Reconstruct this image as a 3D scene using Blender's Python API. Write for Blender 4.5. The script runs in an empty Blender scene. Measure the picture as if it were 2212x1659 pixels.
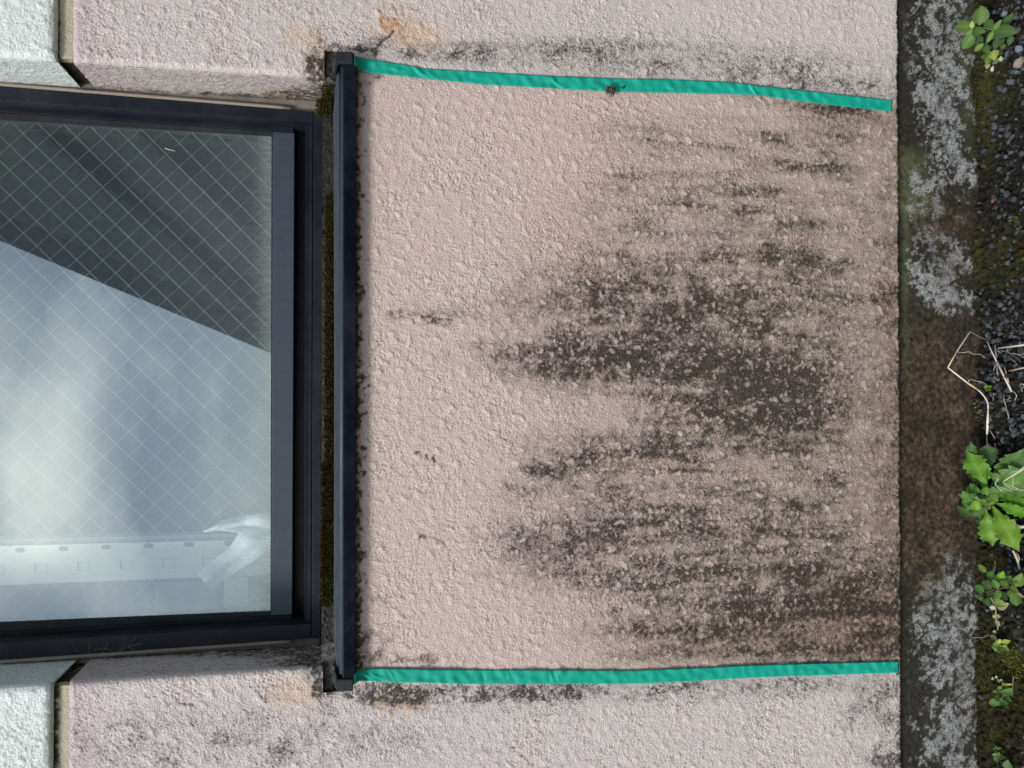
import bpy, math, random
import numpy as np
from mathutils import Vector, Matrix

# ------------------------------------------------------------------ camera, world, sun, exposure
scene = bpy.context.scene
rng = random.Random(7)
VW, VH, FPX = 2212.0, 1659.0, 1650.0
PITCH, YAW, ROLL = math.radians(11.4), math.radians(0.6), math.radians(0.12)
CAM = np.array([0.0, -0.92, 0.88])
_f = np.array([math.sin(YAW) * math.cos(PITCH), math.cos(YAW) * math.cos(PITCH), -math.sin(PITCH)])
_up = np.array([math.cos(YAW), -math.sin(YAW), 0.0])          # picture's up is the wall's right
_rt = np.cross(_f, _up)
cr, sr = math.cos(ROLL), math.sin(ROLL)
_rt, _up = _rt * cr + _up * sr, _up * cr - _rt * sr
cd = bpy.data.cameras.new('camera')
cd.sensor_width = 36.0
cd.lens = 36.0 * FPX / VW
cd.clip_start, cd.clip_end = 0.02, 500.0
co = bpy.data.objects.new('camera', cd)
scene.collection.objects.link(co)
co.matrix_world = Matrix(((_rt[0], _up[0], -_f[0], CAM[0]), (_rt[1], _up[1], -_f[1], CAM[1]),
                          (_rt[2], _up[2], -_f[2], CAM[2]), (0, 0, 0, 1)))
scene.camera = co

SUN_EL, SUN_AZ = math.radians(42), math.radians(-140)          # azimuth measured from +Y towards +X
world = bpy.data.worlds.new('World')
scene.world = world
world.use_nodes = True
nt = world.node_tree
nt.nodes.clear()
wo = nt.nodes.new('ShaderNodeOutputWorld')
bg = nt.nodes.new('ShaderNodeBackground')
sky = nt.nodes.new('ShaderNodeTexSky')
sky.sky_type = 'NISHITA'
sky.sun_disc = False
sky.sun_elevation = SUN_EL
sky.sun_rotation = SUN_AZ
sky.dust_density = 0.6
sky.ozone_density = 1.2
tc = nt.nodes.new('ShaderNodeTexCoord')
mp = nt.nodes.new('ShaderNodeMapping')
mp.inputs['Scale'].default_value = (1.0, 1.0, 2.2)
mp.inputs['Location'].default_value = (1.3, 0.4, 0.75)
nz = nt.nodes.new('ShaderNodeTexNoise')
nz.inputs['Scale'].default_value = 2.6
nz.inputs['Detail'].default_value = 5
nz.inputs['Roughness'].default_value = 0.5
cr_ = nt.nodes.new('ShaderNodeValToRGB')
cr_.color_ramp.elements[0].position = 0.52
cr_.color_ramp.elements[1].position = 0.95
cr_.color_ramp.elements[0].color = (0.10, 0.10, 0.10, 1)
mx = nt.nodes.new('ShaderNodeMix')
mx.data_type = 'RGBA'
mx.inputs[7].default_value = (21.0, 21.8, 21.6, 1)
nt.links.new(tc.outputs['Generated'], mp.inputs['Vector'])
nt.links.new(mp.outputs['Vector'], nz.inputs['Vector'])
nt.links.new(nz.outputs['Fac'], cr_.inputs['Fac'])
def _refl(px, py):                            # direction in which the pane mirrors a point of the picture
    d = _f + _rt * ((px - VW / 2) / FPX) + _up * (-(py - VH / 2) / FPX)
    return Vector((d[0], -d[1], d[2])).normalized()
acc = None
for (lx, ly, wid, amp) in ((-80, 720, 0.055, 0.35), (-70, 1080, 0.08, 0.62), (40, 860, 0.03, 0.15), (520, 1080, 0.05, 0.12)):
    dp = nt.nodes.new('ShaderNodeVectorMath'); dp.operation = 'DISTANCE'
    nrm = nt.nodes.new('ShaderNodeVectorMath'); nrm.operation = 'NORMALIZE'
    nt.links.new(tc.outputs['Generated'], nrm.inputs[0]); nt.links.new(nrm.outputs[0], dp.inputs[0])
    dp.inputs[1].default_value = _refl(lx, ly)
    mr = nt.nodes.new('ShaderNodeMapRange'); mr.interpolation_type = 'SMOOTHSTEP'
    mr.inputs['From Min'].default_value = 0.0; mr.inputs['From Max'].default_value = wid * 2.2
    mr.inputs['To Min'].default_value = amp; mr.inputs['To Max'].default_value = 0.0
    nt.links.new(dp.outputs['Value'], mr.inputs['Value'])
    if acc is None: acc = mr.outputs[0]
    else:
        ad = nt.nodes.new('ShaderNodeMath'); ad.operation = 'ADD'
        nt.links.new(acc, ad.inputs[0]); nt.links.new(mr.outputs[0], ad.inputs[1]); acc = ad.outputs[0]
mn = nt.nodes.new('ShaderNodeMath'); mn.operation = 'MULTIPLY'      # banks of bright cloud broken up by the noise
nz2 = nt.nodes.new('ShaderNodeMapRange'); nz2.inputs['From Min'].default_value = 0.35; nz2.inputs['From Max'].default_value = 0.6
nz2.inputs['To Min'].default_value = 0.45; nz2.inputs['To Max'].default_value = 1.1
nt.links.new(nz.outputs['Fac'], nz2.inputs['Value'])
nt.links.new(acc, mn.inputs[0]); nt.links.new(nz2.outputs[0], mn.inputs[1])
af = nt.nodes.new('ShaderNodeMath'); af.operation = 'ADD'; af.use_clamp = True
nt.links.new(cr_.outputs['Color'], af.inputs[0]); nt.links.new(mn.outputs[0], af.inputs[1])
nt.links.new(af.outputs[0], mx.inputs[0])
nt.links.new(sky.outputs['Color'], mx.inputs[6])
nt.links.new(mx.outputs[2], bg.inputs['Color'])
bg.inputs['Strength'].default_value = 0.10
nt.links.new(bg.outputs['Background'], wo.inputs['Surface'])

sl = bpy.data.lights.new('sun', 'SUN')
sl.energy = 1.7
sl.angle = math.radians(12)
sl.color = (1.0, 0.97, 0.93)
so = bpy.data.objects.new('sun', sl)
scene.collection.objects.link(so)
sd = Vector((math.sin(SUN_AZ) * math.cos(SUN_EL), math.cos(SUN_AZ) * math.cos(SUN_EL), math.sin(SUN_EL)))
so.rotation_euler = sd.to_track_quat('Z', 'Y').to_euler()
so.location = (0, -3, 5)

scene.view_settings.view_transform = 'Standard'
scene.view_settings.look = 'None'
scene.view_settings.gamma = 1.0
scene.view_settings.exposure = 0.62
scene.render.engine = 'CYCLES'

# ------------------------------------------------------------------ helpers
def ray(px, py):
    d = _f + _rt * ((px - VW / 2) / FPX) + _up * (-(py - VH / 2) / FPX)
    return d
def wp(px, py, Y=0.0):                       # point on the vertical plane y = Y
    d = ray(px, py)
    return CAM + d * ((Y - CAM[1]) / d[1])
def gp(px, py, Z):                           # point on the horizontal plane z = Z
    d = ray(px, py)
    return CAM + d * ((Z - CAM[2]) / d[2])
def proj(P):
    v = P - CAM
    z = v @ _f
    return VW / 2 + FPX * (v @ _rt) / z, VH / 2 - FPX * (v @ _up) / z

def link(name, me, mat, parent=None):
    o = bpy.data.objects.new(name, me)
    scene.collection.objects.link(o)
    if mat is not None:
        me.materials.append(mat)
    if parent is not None:
        o.parent = parent
    return o
def tag(o, label=None, cat=None, group=None, kind=None):
    if label: o['label'] = label
    if cat: o['category'] = cat
    if group: o['group'] = group
    if kind: o['kind'] = kind
    return o
def empty(name, loc=(0, 0, 0)):
    o = bpy.data.objects.new(name, None)
    scene.collection.objects.link(o)
    o.empty_display_size = 0.05
    o.location = loc
    return o
def fix_parent(o, p):                        # keep world coordinates of the mesh under a moved empty
    o.matrix_parent_inverse = Matrix.Translation(-Vector(p.location))

class MB:
    def __init__(s): s.v, s.f, s.c = [], [], []
    def add(s, vs, fs, col=None):
        n = len(s.v)
        s.v += [tuple(map(float, v)) for v in vs]
        s.f += [tuple(i + n for i in f) for f in fs]
        if col is not None: s.c += [col] * len(vs)
    def build(s, name, mat, parent=None, smooth=False, bevel=0.0):
        me = bpy.data.meshes.new(name)
        me.from_pydata(s.v, [], s.f)
        if s.c:
            a = me.color_attributes.new('Col', 'FLOAT_COLOR', 'POINT')
            a.data.foreach_set('color', np.array([list(c) + [1.0] for c in s.c], dtype=np.float32).ravel())
        if smooth:
            me.polygons.foreach_set('use_smooth', [True] * len(me.polygons))
        me.update()
        o = link(name, me, mat, parent)
        if parent is not None: fix_parent(o, parent)
        if bevel:
            b = o.modifiers.new('bevel', 'BEVEL'); b.width = bevel; b.segments = 2; b.limit_method = 'ANGLE'
        return o

def prism(mb, pts, Y0, Y1, same=True):       # polygon of picture points on plane Y0 pushed straight back to Y1
    a = [wp(x, y, Y0) for x, y in pts]
    b = [np.array([p[0], Y1, p[2]]) for p in a]
    n = len(a)
    fs = [tuple(range(n)), tuple(reversed(range(n, 2 * n)))]
    fs += [(i, n + i, n + (i + 1) % n, (i + 1) % n) for i in range(n)]
    mb.add(a + b, fs)
def box(mb, x0, x1, y0, y1, z0, z1):
    v = [(x, y, z) for x in (x0, x1) for y in (y0, y1) for z in (z0, z1)]
    mb.add(v, [(0, 1, 3, 2), (4, 6, 7, 5), (0, 4, 5, 1), (2, 3, 7, 6), (0, 2, 6, 4), (1, 5, 7, 3)])
def tube(mb, pts, rad, n=6, col=None, flat=1.0):
    pts = [np.array(p, float) for p in pts]
    if not hasattr(rad, '__len__'): rad = [rad] * len(pts)
    vs = []
    for i, p in enumerate(pts):
        t = pts[min(i + 1, len(pts) - 1)] - pts[max(i - 1, 0)]
        t = t / (np.linalg.norm(t) + 1e-9)
        a = np.cross(t, np.array([0.3, -0.8, 0.52])); a /= np.linalg.norm(a) + 1e-9
        b = np.cross(t, a)
        for k in range(n):
            an = 2 * math.pi * k / n
            vs.append(p + (a * math.cos(an) + b * math.sin(an) * flat) * rad[i])
    fs = []
    for i in range(len(pts) - 1):
        for k in range(n):
            fs.append((i * n + k, i * n + (k + 1) % n, (i + 1) * n + (k + 1) % n, (i + 1) * n + k))
    fs.append(tuple(reversed(range(n)))); fs.append(tuple(range((len(pts) - 1) * n, len(pts) * n)))
    mb.add(vs, fs, col)
def smooth_path(pts, k=5):                   # Catmull-Rom
    P = [np.array(p, float) for p in pts]
    P = [2 * P[0] - P[1]] + P + [2 * P[-1] - P[-2]]
    out = []
    for i in range(1, len(P) - 2):
        for j in range(k):
            t = j / k
            out.append(0.5 * ((2 * P[i]) + (-P[i - 1] + P[i + 1]) * t + (2 * P[i - 1] - 5 * P[i] + 4 * P[i + 1] - P[i + 2]) * t * t
                              + (-P[i - 1] + 3 * P[i] - 3 * P[i + 1] + P[i + 2]) * t ** 3))
    out.append(P[-2])
    return out

# ---- numeric noise fields on a 1.25 mm grid over the wall
NF, CELL = 2048, 0.001
OX, OZ = -1.02, -0.45
kx = np.fft.fftfreq(NF, CELL)[:, None]
kz = np.fft.rfftfreq(NF, CELL)[None, :]
def field(seed, lam, bw=0.45, an=1.0, ang=0.0):
    r = np.random.default_rng(seed)
    w = np.fft.rfft2(r.standard_normal((NF, NF)).astype(np.float32))
    ca, sa = math.cos(ang), math.sin(ang)
    a = kx * ca + kz * sa
    b = (-kx * sa + kz * ca) * an
    k = np.sqrt(a * a + b * b)
    k0 = 1.0 / lam
    w = w * np.exp(-((k - k0) / (k0 * bw)) ** 2)
    o = np.fft.irfft2(w, s=(NF, NF))
    return (o / o.std()).astype(np.float32)
def lowpass(seed, lam):
    r = np.random.default_rng(seed)
    w = np.fft.rfft2(r.standard_normal((NF, NF)).astype(np.float32))
    k = np.sqrt(kx * kx + kz * kz)
    w = w * np.exp(-(k * lam) ** 2)
    o = np.fft.irfft2(w, s=(NF, NF))
    return (o / o.std()).astype(np.float32)
def samp(F, x, z):
    i = ((x - OX) / CELL) % (NF - 1)
    j = ((z - OZ) / CELL) % (NF - 1)
    i0 = np.floor(i).astype(int); j0 = np.floor(j).astype(int)
    fi, fj = i - i0, j - j0
    i1, j1 = (i0 + 1) % NF, (j0 + 1) % NF
    return (F[i0, j0] * (1 - fi) * (1 - fj) + F[i1, j0] * fi * (1 - fj) + F[i0, j1] * (1 - fi) * fj + F[i1, j1] * fi * fj)
def sstep(a, b, x):
    t = np.clip((x - a) / (b - a), 0, 1)
    return t * t * (3 - 2 * t)

# worm-like wrinkles, flat trowelled blobs and grain of the sprayed render
def fractal(seed, lmin, lmax, p=1.0):
    r = np.random.default_rng(seed)
    w = np.fft.rfft2(r.standard_normal((NF, NF)).astype(np.float32))
    k = np.sqrt(kx * kx + kz * kz) + 1e-6
    w = w * k ** (-p) * np.exp(-(k * lmin * 0.6) ** 2) * (1 - np.exp(-(k * lmax) ** 2))
    o = np.fft.irfft2(w, s=(NF, NF))
    return (o / o.std()).astype(np.float32)
n1 = field(1, 0.0058, 0.55, 0.6, math.radians(62))
n2 = field(2, 0.0036, 0.5, 0.75, math.radians(62))
n3 = field(3, 0.0190, 0.45, 0.8, math.radians(55))
n4 = lowpass(4, 0.06)
n5 = field(5, 0.0027, 0.4)
n6 = field(16, 0.0125, 0.5)
n7 = field(17, 0.0075, 0.5)
fr = fractal(18, 0.003, 0.08, 1.15)
fr2 = fractal(19, 0.002, 0.03, 0.9)
wr = -np.exp(-(n1 / 0.24) ** 2) * np.clip(0.80 + 0.45 * n4 + 0.2 * n3, 0.15, 1.5)
wr2 = -np.exp(-(n2 / 0.35) ** 2) * 0.5
plate = sstep(1.35, 1.6, n3 + 0.25 * n1)                  # smooth flattened blobs
plate2 = sstep(1.15, 1.36, n6 + 0.15 * n2)                 # smaller round blobs
plate3 = sstep(1.45, 1.7, n7)
HF = (1 - 0.85 * plate) * (0.80 * wr + 0.70 * wr2 + 0.20 * n5) + 0.24 * plate + 0.26 * plate2 + 0.20 * plate3 + 0.06 * n3
HF = HF.astype(np.float32)
g_an = lowpass(7, 0.018)
st1 = field(8, 0.02, 0.9, 0.22, math.radians(0)) if False else None
def streak(seed, lx, lz):
    r = np.random.default_rng(seed)
    w = np.fft.rfft2(r.standard_normal((NF, NF)).astype(np.float32))
    w = w * np.exp(-(kx * lx) ** 2 - (kz * lz) ** 2)
    o = np.fft.irfft2(w, s=(NF, NF))
    return (o / o.std()).astype(np.float32)
strk = streak(9, 0.010, 0.07)
strk2 = streak(10, 0.022, 0.13)
strk3 = streak(13, 0.004, 0.022)
fineN = field(11, 0.0026, 0.5)
midN = field(12, 0.011, 0.7)

# ------------------------------------------------------------------ materials
def new_mat(name):
    m = bpy.data.materials.new(name)
    m.use_nodes = True
    n = m.node_tree
    b = n.nodes['Principled BSDF']
    return m, n, b
def N(n, t, **kw):
    x = n.nodes.new(t)
    for k, v in kw.items():
        x.inputs[k.replace('_', ' ')].default_value = v
    return x
def ramp(n, src, stops):
    r = n.nodes.new('ShaderNodeValToRGB')
    e = r.color_ramp.elements
    while len(e) < len(stops): e.new(0.5)
    for q, (p, c) in zip(e, stops):
        q.position = p
        q.color = (*c, 1) if hasattr(c, '__len__') else (c, c, c, 1)
    n.links.new(src, r.inputs['Fac'])
    return r.outputs['Color']
def mixc(n, fac, a, b):
    m = n.nodes.new('ShaderNodeMix'); m.data_type = 'RGBA'
    for s, v in ((0, fac), (6, a), (7, b)):
        if isinstance(v, bpy.types.NodeSocket): n.links.new(v, m.inputs[s])
        else: m.inputs[s].default_value = v if s == 0 else (*v, 1)
    return m.outputs[2]
def mth(n, op, a, b=0.0, clamp=False):
    m = n.nodes.new('ShaderNodeMath'); m.operation = op; m.use_clamp = clamp
    for i, v in enumerate((a, b)):
        if isinstance(v, bpy.types.NodeSocket): n.links.new(v, m.inputs[i])
        else: m.inputs[i].default_value = v
    return m.outputs[0]
def noise(n, scale, detail=4, rough=0.6, vec=None, dist=0.0):
    if vec is None:
        t = n.nodes.new('ShaderNodeTexCoord'); vec = t.outputs['Object']
    x = N(n, 'ShaderNodeTexNoise', Scale=scale, Detail=detail, Roughness=rough, Distortion=dist)
    n.links.new(vec, x.inputs['Vector'])
    return x.outputs['Fac']
def bump(n, b, h, strength, dist, prev=None):
    x = N(n, 'ShaderNodeBump', Strength=strength, Distance=dist)
    n.links.new(h, x.inputs['Height'])
    if prev is not None: n.links.new(prev, x.inputs['Normal'])
    n.links.new(x.outputs['Normal'], b.inputs['Normal'])
    return x.outputs['Normal']

def painted_render(name, grime_shade=(0.036, 0.030, 0.024)):
    m, n, b = new_mat(name)
    a = n.nodes.new('ShaderNodeAttribute'); a.attribute_name = 'base'
    g = n.nodes.new('ShaderNodeAttribute'); g.attribute_name = 'mould_shade'
    f1 = noise(n, 900, 3, 0.75)
    f2 = noise(n, 380, 3, 0.6)
    k = mth(n, 'ADD', mth(n, 'MULTIPLY', mth(n, 'SUBTRACT', f1, 0.5), 3.0), mth(n, 'MULTIPLY', mth(n, 'SUBTRACT', f2, 0.5), 1.9))
    mm = mth(n, 'ADD', g.outputs['Fac'], k)                # specks whose density follows the dirt and shade attribute
    mm = ramp(n, mm, [(0.36, 0.0), (1.20, 1.0)])
    film = mth(n, 'MULTIPLY', g.outputs['Fac'], 0.64, True)
    mm2 = mth(n, 'ADD', mth(n, 'MULTIPLY', mth(n, 'MULTIPLY', mm, 0.88), mth(n, 'SUBTRACT', 1.0, film)), film, True)
    col = mixc(n, mm2, a.outputs['Color'], grime_shade)
    v = noise(n, 60, 5, 0.6)
    col2 = n.nodes.new('ShaderNodeHueSaturation')
    n.links.new(col, col2.inputs['Color'])
    n.links.new(mth(n, 'ADD', mth(n, 'MULTIPLY', v, 0.30), 0.85), col2.inputs['Value'])
    n.links.new(col2.outputs['Color'], b.inputs['Base Color'])
    b.inputs['Roughness'].default_value = 0.55
    n.links.new(mth(n, 'ADD', mth(n, 'MULTIPLY', mm, 0.4), 0.42), b.inputs['Roughness'])
    n.links.new(mth(n, 'MULTIPLY', mth(n, 'SUBTRACT', 1.0, mm2), 0.5), b.inputs['Specular IOR Level'])
    p = bump(n, b, noise(n, 420, 3, 0.65), 0.75, 0.0019)
    bump(n, b, f1, 0.5, 0.0007, p)
    return m
M_wall = painted_render('painted_render')

def attr_mat(name, rough=0.8, bs=300, bd=0.001, bst=0.5, spec=0.3, var=0.3, vs=200):
    m, n, b = new_mat(name)
    a = n.nodes.new('ShaderNodeAttribute'); a.attribute_name = 'Col'
    h = n.nodes.new('ShaderNodeHueSaturation')
    n.links.new(a.outputs['Color'], h.inputs['Color'])
    n.links.new(mth(n, 'ADD', mth(n, 'MULTIPLY', noise(n, vs, 4, 0.65), 2 * var), 1 - var), h.inputs['Value'])
    n.links.new(h.outputs['Color'], b.inputs['Base Color'])
    b.inputs['Roughness'].default_value = rough
    b.inputs['Specular IOR Level'].default_value = spec
    bump(n, b, noise(n, bs, 4, 0.6), bst, bd)
    return m

def metal(name, c0, c1, rough=0.4, scr=0.0, spec=0.5, streakdir=None):
    m, n, b = new_mat(name)
    t = n.nodes.new('ShaderNodeTexCoord')
    mpp = n.nodes.new('ShaderNodeMapping'); n.links.new(t.outputs['Object'], mpp.inputs['Vector'])
    if streakdir: mpp.inputs['Scale'].default_value = streakdir
    nn = noise(n, 45, 6, 0.65, mpp.outputs['Vector'])
    sp = noise(n, 330, 3, 0.6)
    base = mixc(n, ramp(n, nn, [(0.3, 0.0), (0.7, 1.0)]), c0, c1)
    dust = ramp(n, sp, [(0.69, 0.0), (0.74, 0.45)])
    base = mixc(n, dust, base, (0.22, 0.23, 0.24))
    base = mixc(n, ramp(n, noise(n, 14, 6, 0.75, mpp.outputs['Vector']), [(0.45, 0.0), (0.75, 0.30)]), base, (0.06, 0.065, 0.07))
    n.links.new(base, b.inputs['Base Color'])
    n.links.new(mth(n, 'ADD', mth(n, 'MULTIPLY', nn, 0.3), rough - 0.1), b.inputs['Roughness'])
    b.inputs['Specular IOR Level'].default_value = spec
    bump(n, b, noise(n, 500, 2, 0.5), 0.10, 0.0003)
    return m
M_frame = metal('navy_aluminium', (0.0055, 0.008, 0.013), (0.010, 0.014, 0.021), 0.40, spec=0.20)
M_rail = metal('slate_blue_aluminium', (0.034, 0.045, 0.064), (0.046, 0.059, 0.080), 0.5, streakdir=(6, 1, 1))
M_track = metal('dark_track_aluminium', (0.004, 0.005, 0.009), (0.008, 0.010, 0.016), 0.4, spec=0.25)
M_sill = metal('navy_sill_paint', (0.002, 0.0035, 0.008), (0.004, 0.006, 0.012), 0.28, spec=0.05)
M_bead = metal('sill_edge_highlight', (0.035, 0.050, 0.074), (0.052, 0.068, 0.092), 0.36, spec=0.3)  # lighter blue paints in the highlight along the sill's bevel
M_flange = metal('weathered_sill_flange', (0.040, 0.050, 0.060), (0.085, 0.098, 0.110), 0.7, spec=0.2, streakdir=(1, 6, 14))
M_cap = metal('black_rubber_cap', (0.016, 0.018, 0.019), (0.022, 0.024, 0.025), 0.6, spec=0.3)
M_gasket = metal('window_gasket', (0.012, 0.014, 0.016), (0.03, 0.033, 0.035), 0.7, spec=0.3)

# wired glass: reflects the yard, lets the room show through, with a film of dust
def glass_mat():
    m, n, b = new_mat('wired_glass')
    n.nodes.remove(b)
    out = n.nodes['Material Output']
    tr = n.nodes.new('ShaderNodeBsdfTransparent'); tr.inputs['Color'].default_value = (0.86, 0.92, 0.90, 1)
    gl = n.nodes.new('ShaderNodeBsdfGlossy'); gl.inputs['Roughness'].default_value = 0.012
    gl.inputs['Color'].default_value = (0.93, 0.99, 0.95, 1)
    df = n.nodes.new('ShaderNodeBsdfDiffuse'); df.inputs['Color'].default_value = (0.34, 0.37, 0.36, 1)
    m1 = n.nodes.new('ShaderNodeMixShader'); m1.inputs[0].default_value = 0.235
    n.links.new(tr.outputs[0], m1.inputs[1]); n.links.new(gl.outputs[0], m1.inputs[2])
    t = n.nodes.new('ShaderNodeTexCoord')
    mpp = n.nodes.new('ShaderNodeMapping'); mpp.inputs['Scale'].default_value = (5, 1, 1)
    n.links.new(t.outputs['Object'], mpp.inputs['Vector'])
    s1 = ramp(n, noise(n, 45, 6, 0.7, mpp.outputs['Vector'], 0.4), [(0.35, 0.0), (0.75, 1.0)])
    s2 = ramp(n, noise(n, 260, 3, 0.7), [(0.45, 0.0), (0.8, 1.0)])
    a = n.nodes.new('ShaderNodeAttribute'); a.attribute_name = 'dust'
    f = mth(n, 'MULTIPLY', a.outputs['Fac'], mth(n, 'ADD', mth(n, 'ADD', mth(n, 'MULTIPLY', s1, 0.55), mth(n, 'MULTIPLY', s2, 0.35)), 0.62), True)
    m2 = n.nodes.new('ShaderNodeMixShader')
    n.links.new(f, m2.inputs[0]); n.links.new(m1.outputs[0], m2.inputs[1]); n.links.new(df.outputs[0], m2.inputs[2])
    n.links.new(m2.outputs[0], out.inputs['Surface'])
    return m
M_glass = glass_mat()
def plain(name, c, rough=0.7, metallic=0.0, var=0.15, scale=40, bd=0.0, bs=200, spec=0.4, c2=None):
    m, n, b = new_mat(name)
    v = noise(n, scale, 5, 0.6)
    c1 = tuple(x * (1 - var) for x in c); c2 = c2 or tuple(min(1, x * (1 + var)) for x in c)
    n.links.new(mixc(n, ramp(n, v, [(0.3, 0.0), (0.7, 1.0)]), c1, c2), b.inputs['Base Color'])
    b.inputs['Roughness'].default_value = rough
    b.inputs['Metallic'].default_value = metallic
    b.inputs['Specular IOR Level'].default_value = spec
    if bd: bump(n, b, noise(n, bs, 4, 0.6), 0.6, bd)
    return m
M_wire = plain('steel_wire', (0.50, 0.58, 0.56), 0.4, 0.2)

# ------------------------------------------------------------------ stains, given as (x, y, rx, ry, strength) on the wall
ST = [(1290,655,150,55,.62),(1480,690,300,90,.50),(1250,775,170,38,.86),(1420,765,210,48,.80),(1150,790,70,26,.62),(1640,835,140,44,1.02),
      (1720,880,100,55,.85),(1570,905,130,16,.85),(1690,925,90,24,.6),(1185,1012,50,16,.80),(1260,990,100,26,.50),(1340,960,120,28,.42),
      (1075,762,26,20,.5),(905,686,50,9,.62),(985,670,60,14,.35),(1120,665,70,36,.46),(1600,618,170,26,.50),(1800,575,50,24,.55),
      (1720,560,70,24,.42),(1440,600,60,14,.55),(1650,700,200,60,.36),(1820,790,90,80,.42),(1130,1060,30,10,.6),(1150,1200,60,26,.5),
      (1240,1170,150,55,.48),(1420,1150,180,50,.34),(1350,1060,220,50,.36),(1690,1150,140,60,.40),(1760,1220,150,60,.42),(1560,1240,220,50,.34),
      (1250,1240,150,30,.48),(1780,1310,130,42,.68),(1890,1350,60,60,.70),(1600,1310,170,26,.46),(1480,1355,130,34,.58),(1680,1380,200,34,.42),
      (1350,1385,60,30,.22),(1880,1240,70,80,.42),(1930,800,24,300,.42),(1915,1200,40,220,.38),(1690,300,40,10,.42),
      (1780,365,70,10,.62),(1720,345,60,20,.38),(1650,415,100,16,.40),(1750,490,60,14,.55),(1830,300,90,60,.30),(1820,238,90,13,.70),
      (1720,222,60,10,.40),(1650,520,220,60,.26),(1900,560,50,160,.28),(1330,410,40,16,.28),(1310,470,90,30,.26),(1480,480,200,80,.18),
      (1880,420,80,60,.26),(1400,540,160,40,.30),
      # right of the window, above the upper tape
      (925,108,60,10,.72),(990,112,90,14,.62),(1120,108,110,20,.58),(1260,110,150,24,.44),(1420,150,160,24,.36),(1450,85,50,16,.36),(1600,165,200,24,.40),
      (1790,185,160,22,.48),(1900,200,60,40,.34),(845,88,16,14,.75),(780,108,28,5,.95),(815,104,20,5,.6),
      # left of the window, beyond the lower tape
      (820,1500,34,22,1.0),(850,1528,70,14,.62),(790,1488,30,14,.7),(930,1492,70,14,.75),(1020,1497,70,18,.82),(1130,1500,90,20,.62),(1250,1494,120,20,.40),
      (1010,1535,140,16,.36),(1480,1482,160,9,.36),(1750,1482,190,10,.40),(1870,1510,60,26,.55),(1900,1565,40,40,.34),(1925,1640,34,30,1.05),(1905,1600,60,60,.28),
      (560,1560,170,50,.34),(430,1600,140,50,.40),(700,1590,120,40,.34),(300,1640,140,30,.34),(640,1640,160,30,.36),(860,1610,100,40,.26),(180,1560,20,60,.3),
      # round the sill and the frame corners
      (700,138,22,34,1.0),(706,180,14,44,1.0),(715,108,26,10,.9),(690,245,30,16,1.0),(745,104,26,7,.7),(770,200,9,22,1.1),(795,165,18,26,.62),
      (700,1450,16,60,1.3),(712,1490,30,16,.95),(735,1500,34,8,.9),(690,1390,30,14,1.2),(680,1400,60,10,.7),(795,1400,22,30,.55),(830,1300,12,8,.6),(800,1375,20,14,.7),
      (900,1415,26,8,.5),(840,1425,30,8,.6),(560,218,120,7,.6),(640,232,50,7,.7),(560,1398,130,7,.9),
      (920,985,6,5,1.3),(933,1165,14,6,.9),(500,130,7,7,1.1),(1688,307,12,5,.9),(1408,305,12,6,.8),(1600,1100,60,200,.16)]
BROWN = [(1850,1350,110,70,.5),(1600,1400,260,26,.3),(1820,240,90,30,.5),(1930,900,25,300,.35),(1860,1330,110,70,.55),(1650,1380,220,40,.35),(1925,650,20,80,.5),(1900,1150,40,200,.25)]
ORANGE = [(852,50,10,12,.75),(862,70,8,8,.35)]
PEACH = [(880,70,50,26,.7),(925,95,50,14,.45),(650,78,36,20,.5),(688,120,14,34,.5),(865,1520,30,22,.7),(640,1500,44,30,.55),(850,20,40,20,.3),(630,200,60,14,.35),(1360,1000,90,20,.25),(1270,400,100,200,.12)]
ST = [(a, b, c, d, k * (0.62 if 260 < b < 560 and a > 1250 else (0.45 if a > 800 and (b < 170 or b > 1478) and k < 1 else (0.35 if b > 1530 and k < .6 else 1.0)))) for a, b, c, d, k in ST]
ST += [(1330,700,210,100,.62),(1500,740,250,110,.60),(1690,860,150,70,.66),(1480,850,180,50,.30),(1780,720,100,110,.30),(1400,960,200,34,.40),(1560,960,180,40,.36),(1330,1120,160,110,.36),(1560,1180,230,120,.36),(1780,1120,120,130,.34)]
ST = [(a, b, c, d, k * (0.74 if 1100 < a < 1900 and 560 < b < 960 else 1.0)) for a, b, c, d, k in ST]
ST += [(1230,785,110,20,.95),(1330,762,90,22,.88),(1440,775,110,20,.85),(1300,655,60,22,.78),(1450,700,60,14,.75),(1630,835,100,24,1.0),(1700,872,70,24,.98),(1560,902,120,9,1.0),(1690,925,60,14,.85),(1530,640,60,12,.75),(1620,690,50,18,.7),(1750,800,50,20,.8)]
SMEAR = [(1020,1498,170,18,.72),(870,1500,50,26,.9),(1200,1492,120,16,.7),(665,1425,60,16,.8),(690,160,16,70,.95),(660,205,50,16,.75),(560,212,120,9,.55),(690,1440,24,50,.9),(640,1415,90,10,.8),(500,1410,140,8,.6),(820,95,40,16,.5),(1000,112,150,18,.62),(1250,115,260,26,.56),(1550,142,280,36,.48),(1800,190,180,30,.50),(1000,1500,140,22,.62),(1300,1492,260,20,.50),(1650,1482,260,18,.42),(1880,1520,60,60,.40),(450,1600,330,55,.30),(760,1600,160,40,.22)]
def gsum(L, px, py, union=False):
    s = np.zeros_like(px)
    for cx, cy, rx, ry, k in L:
        q = ((px - cx) / (rx * 1.25)) ** 2 + ((py - cy) / (ry * 1.25)) ** 2
        g = k * np.exp(-q * q * 0.6 - q * 0.35)
        s = 1 - (1 - np.clip(s, 0, 1.3) * 0.8) * (1 - g * 0.8) if False else np.maximum(s, g) + 0.18 * np.minimum(s, g)
    return s

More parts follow.
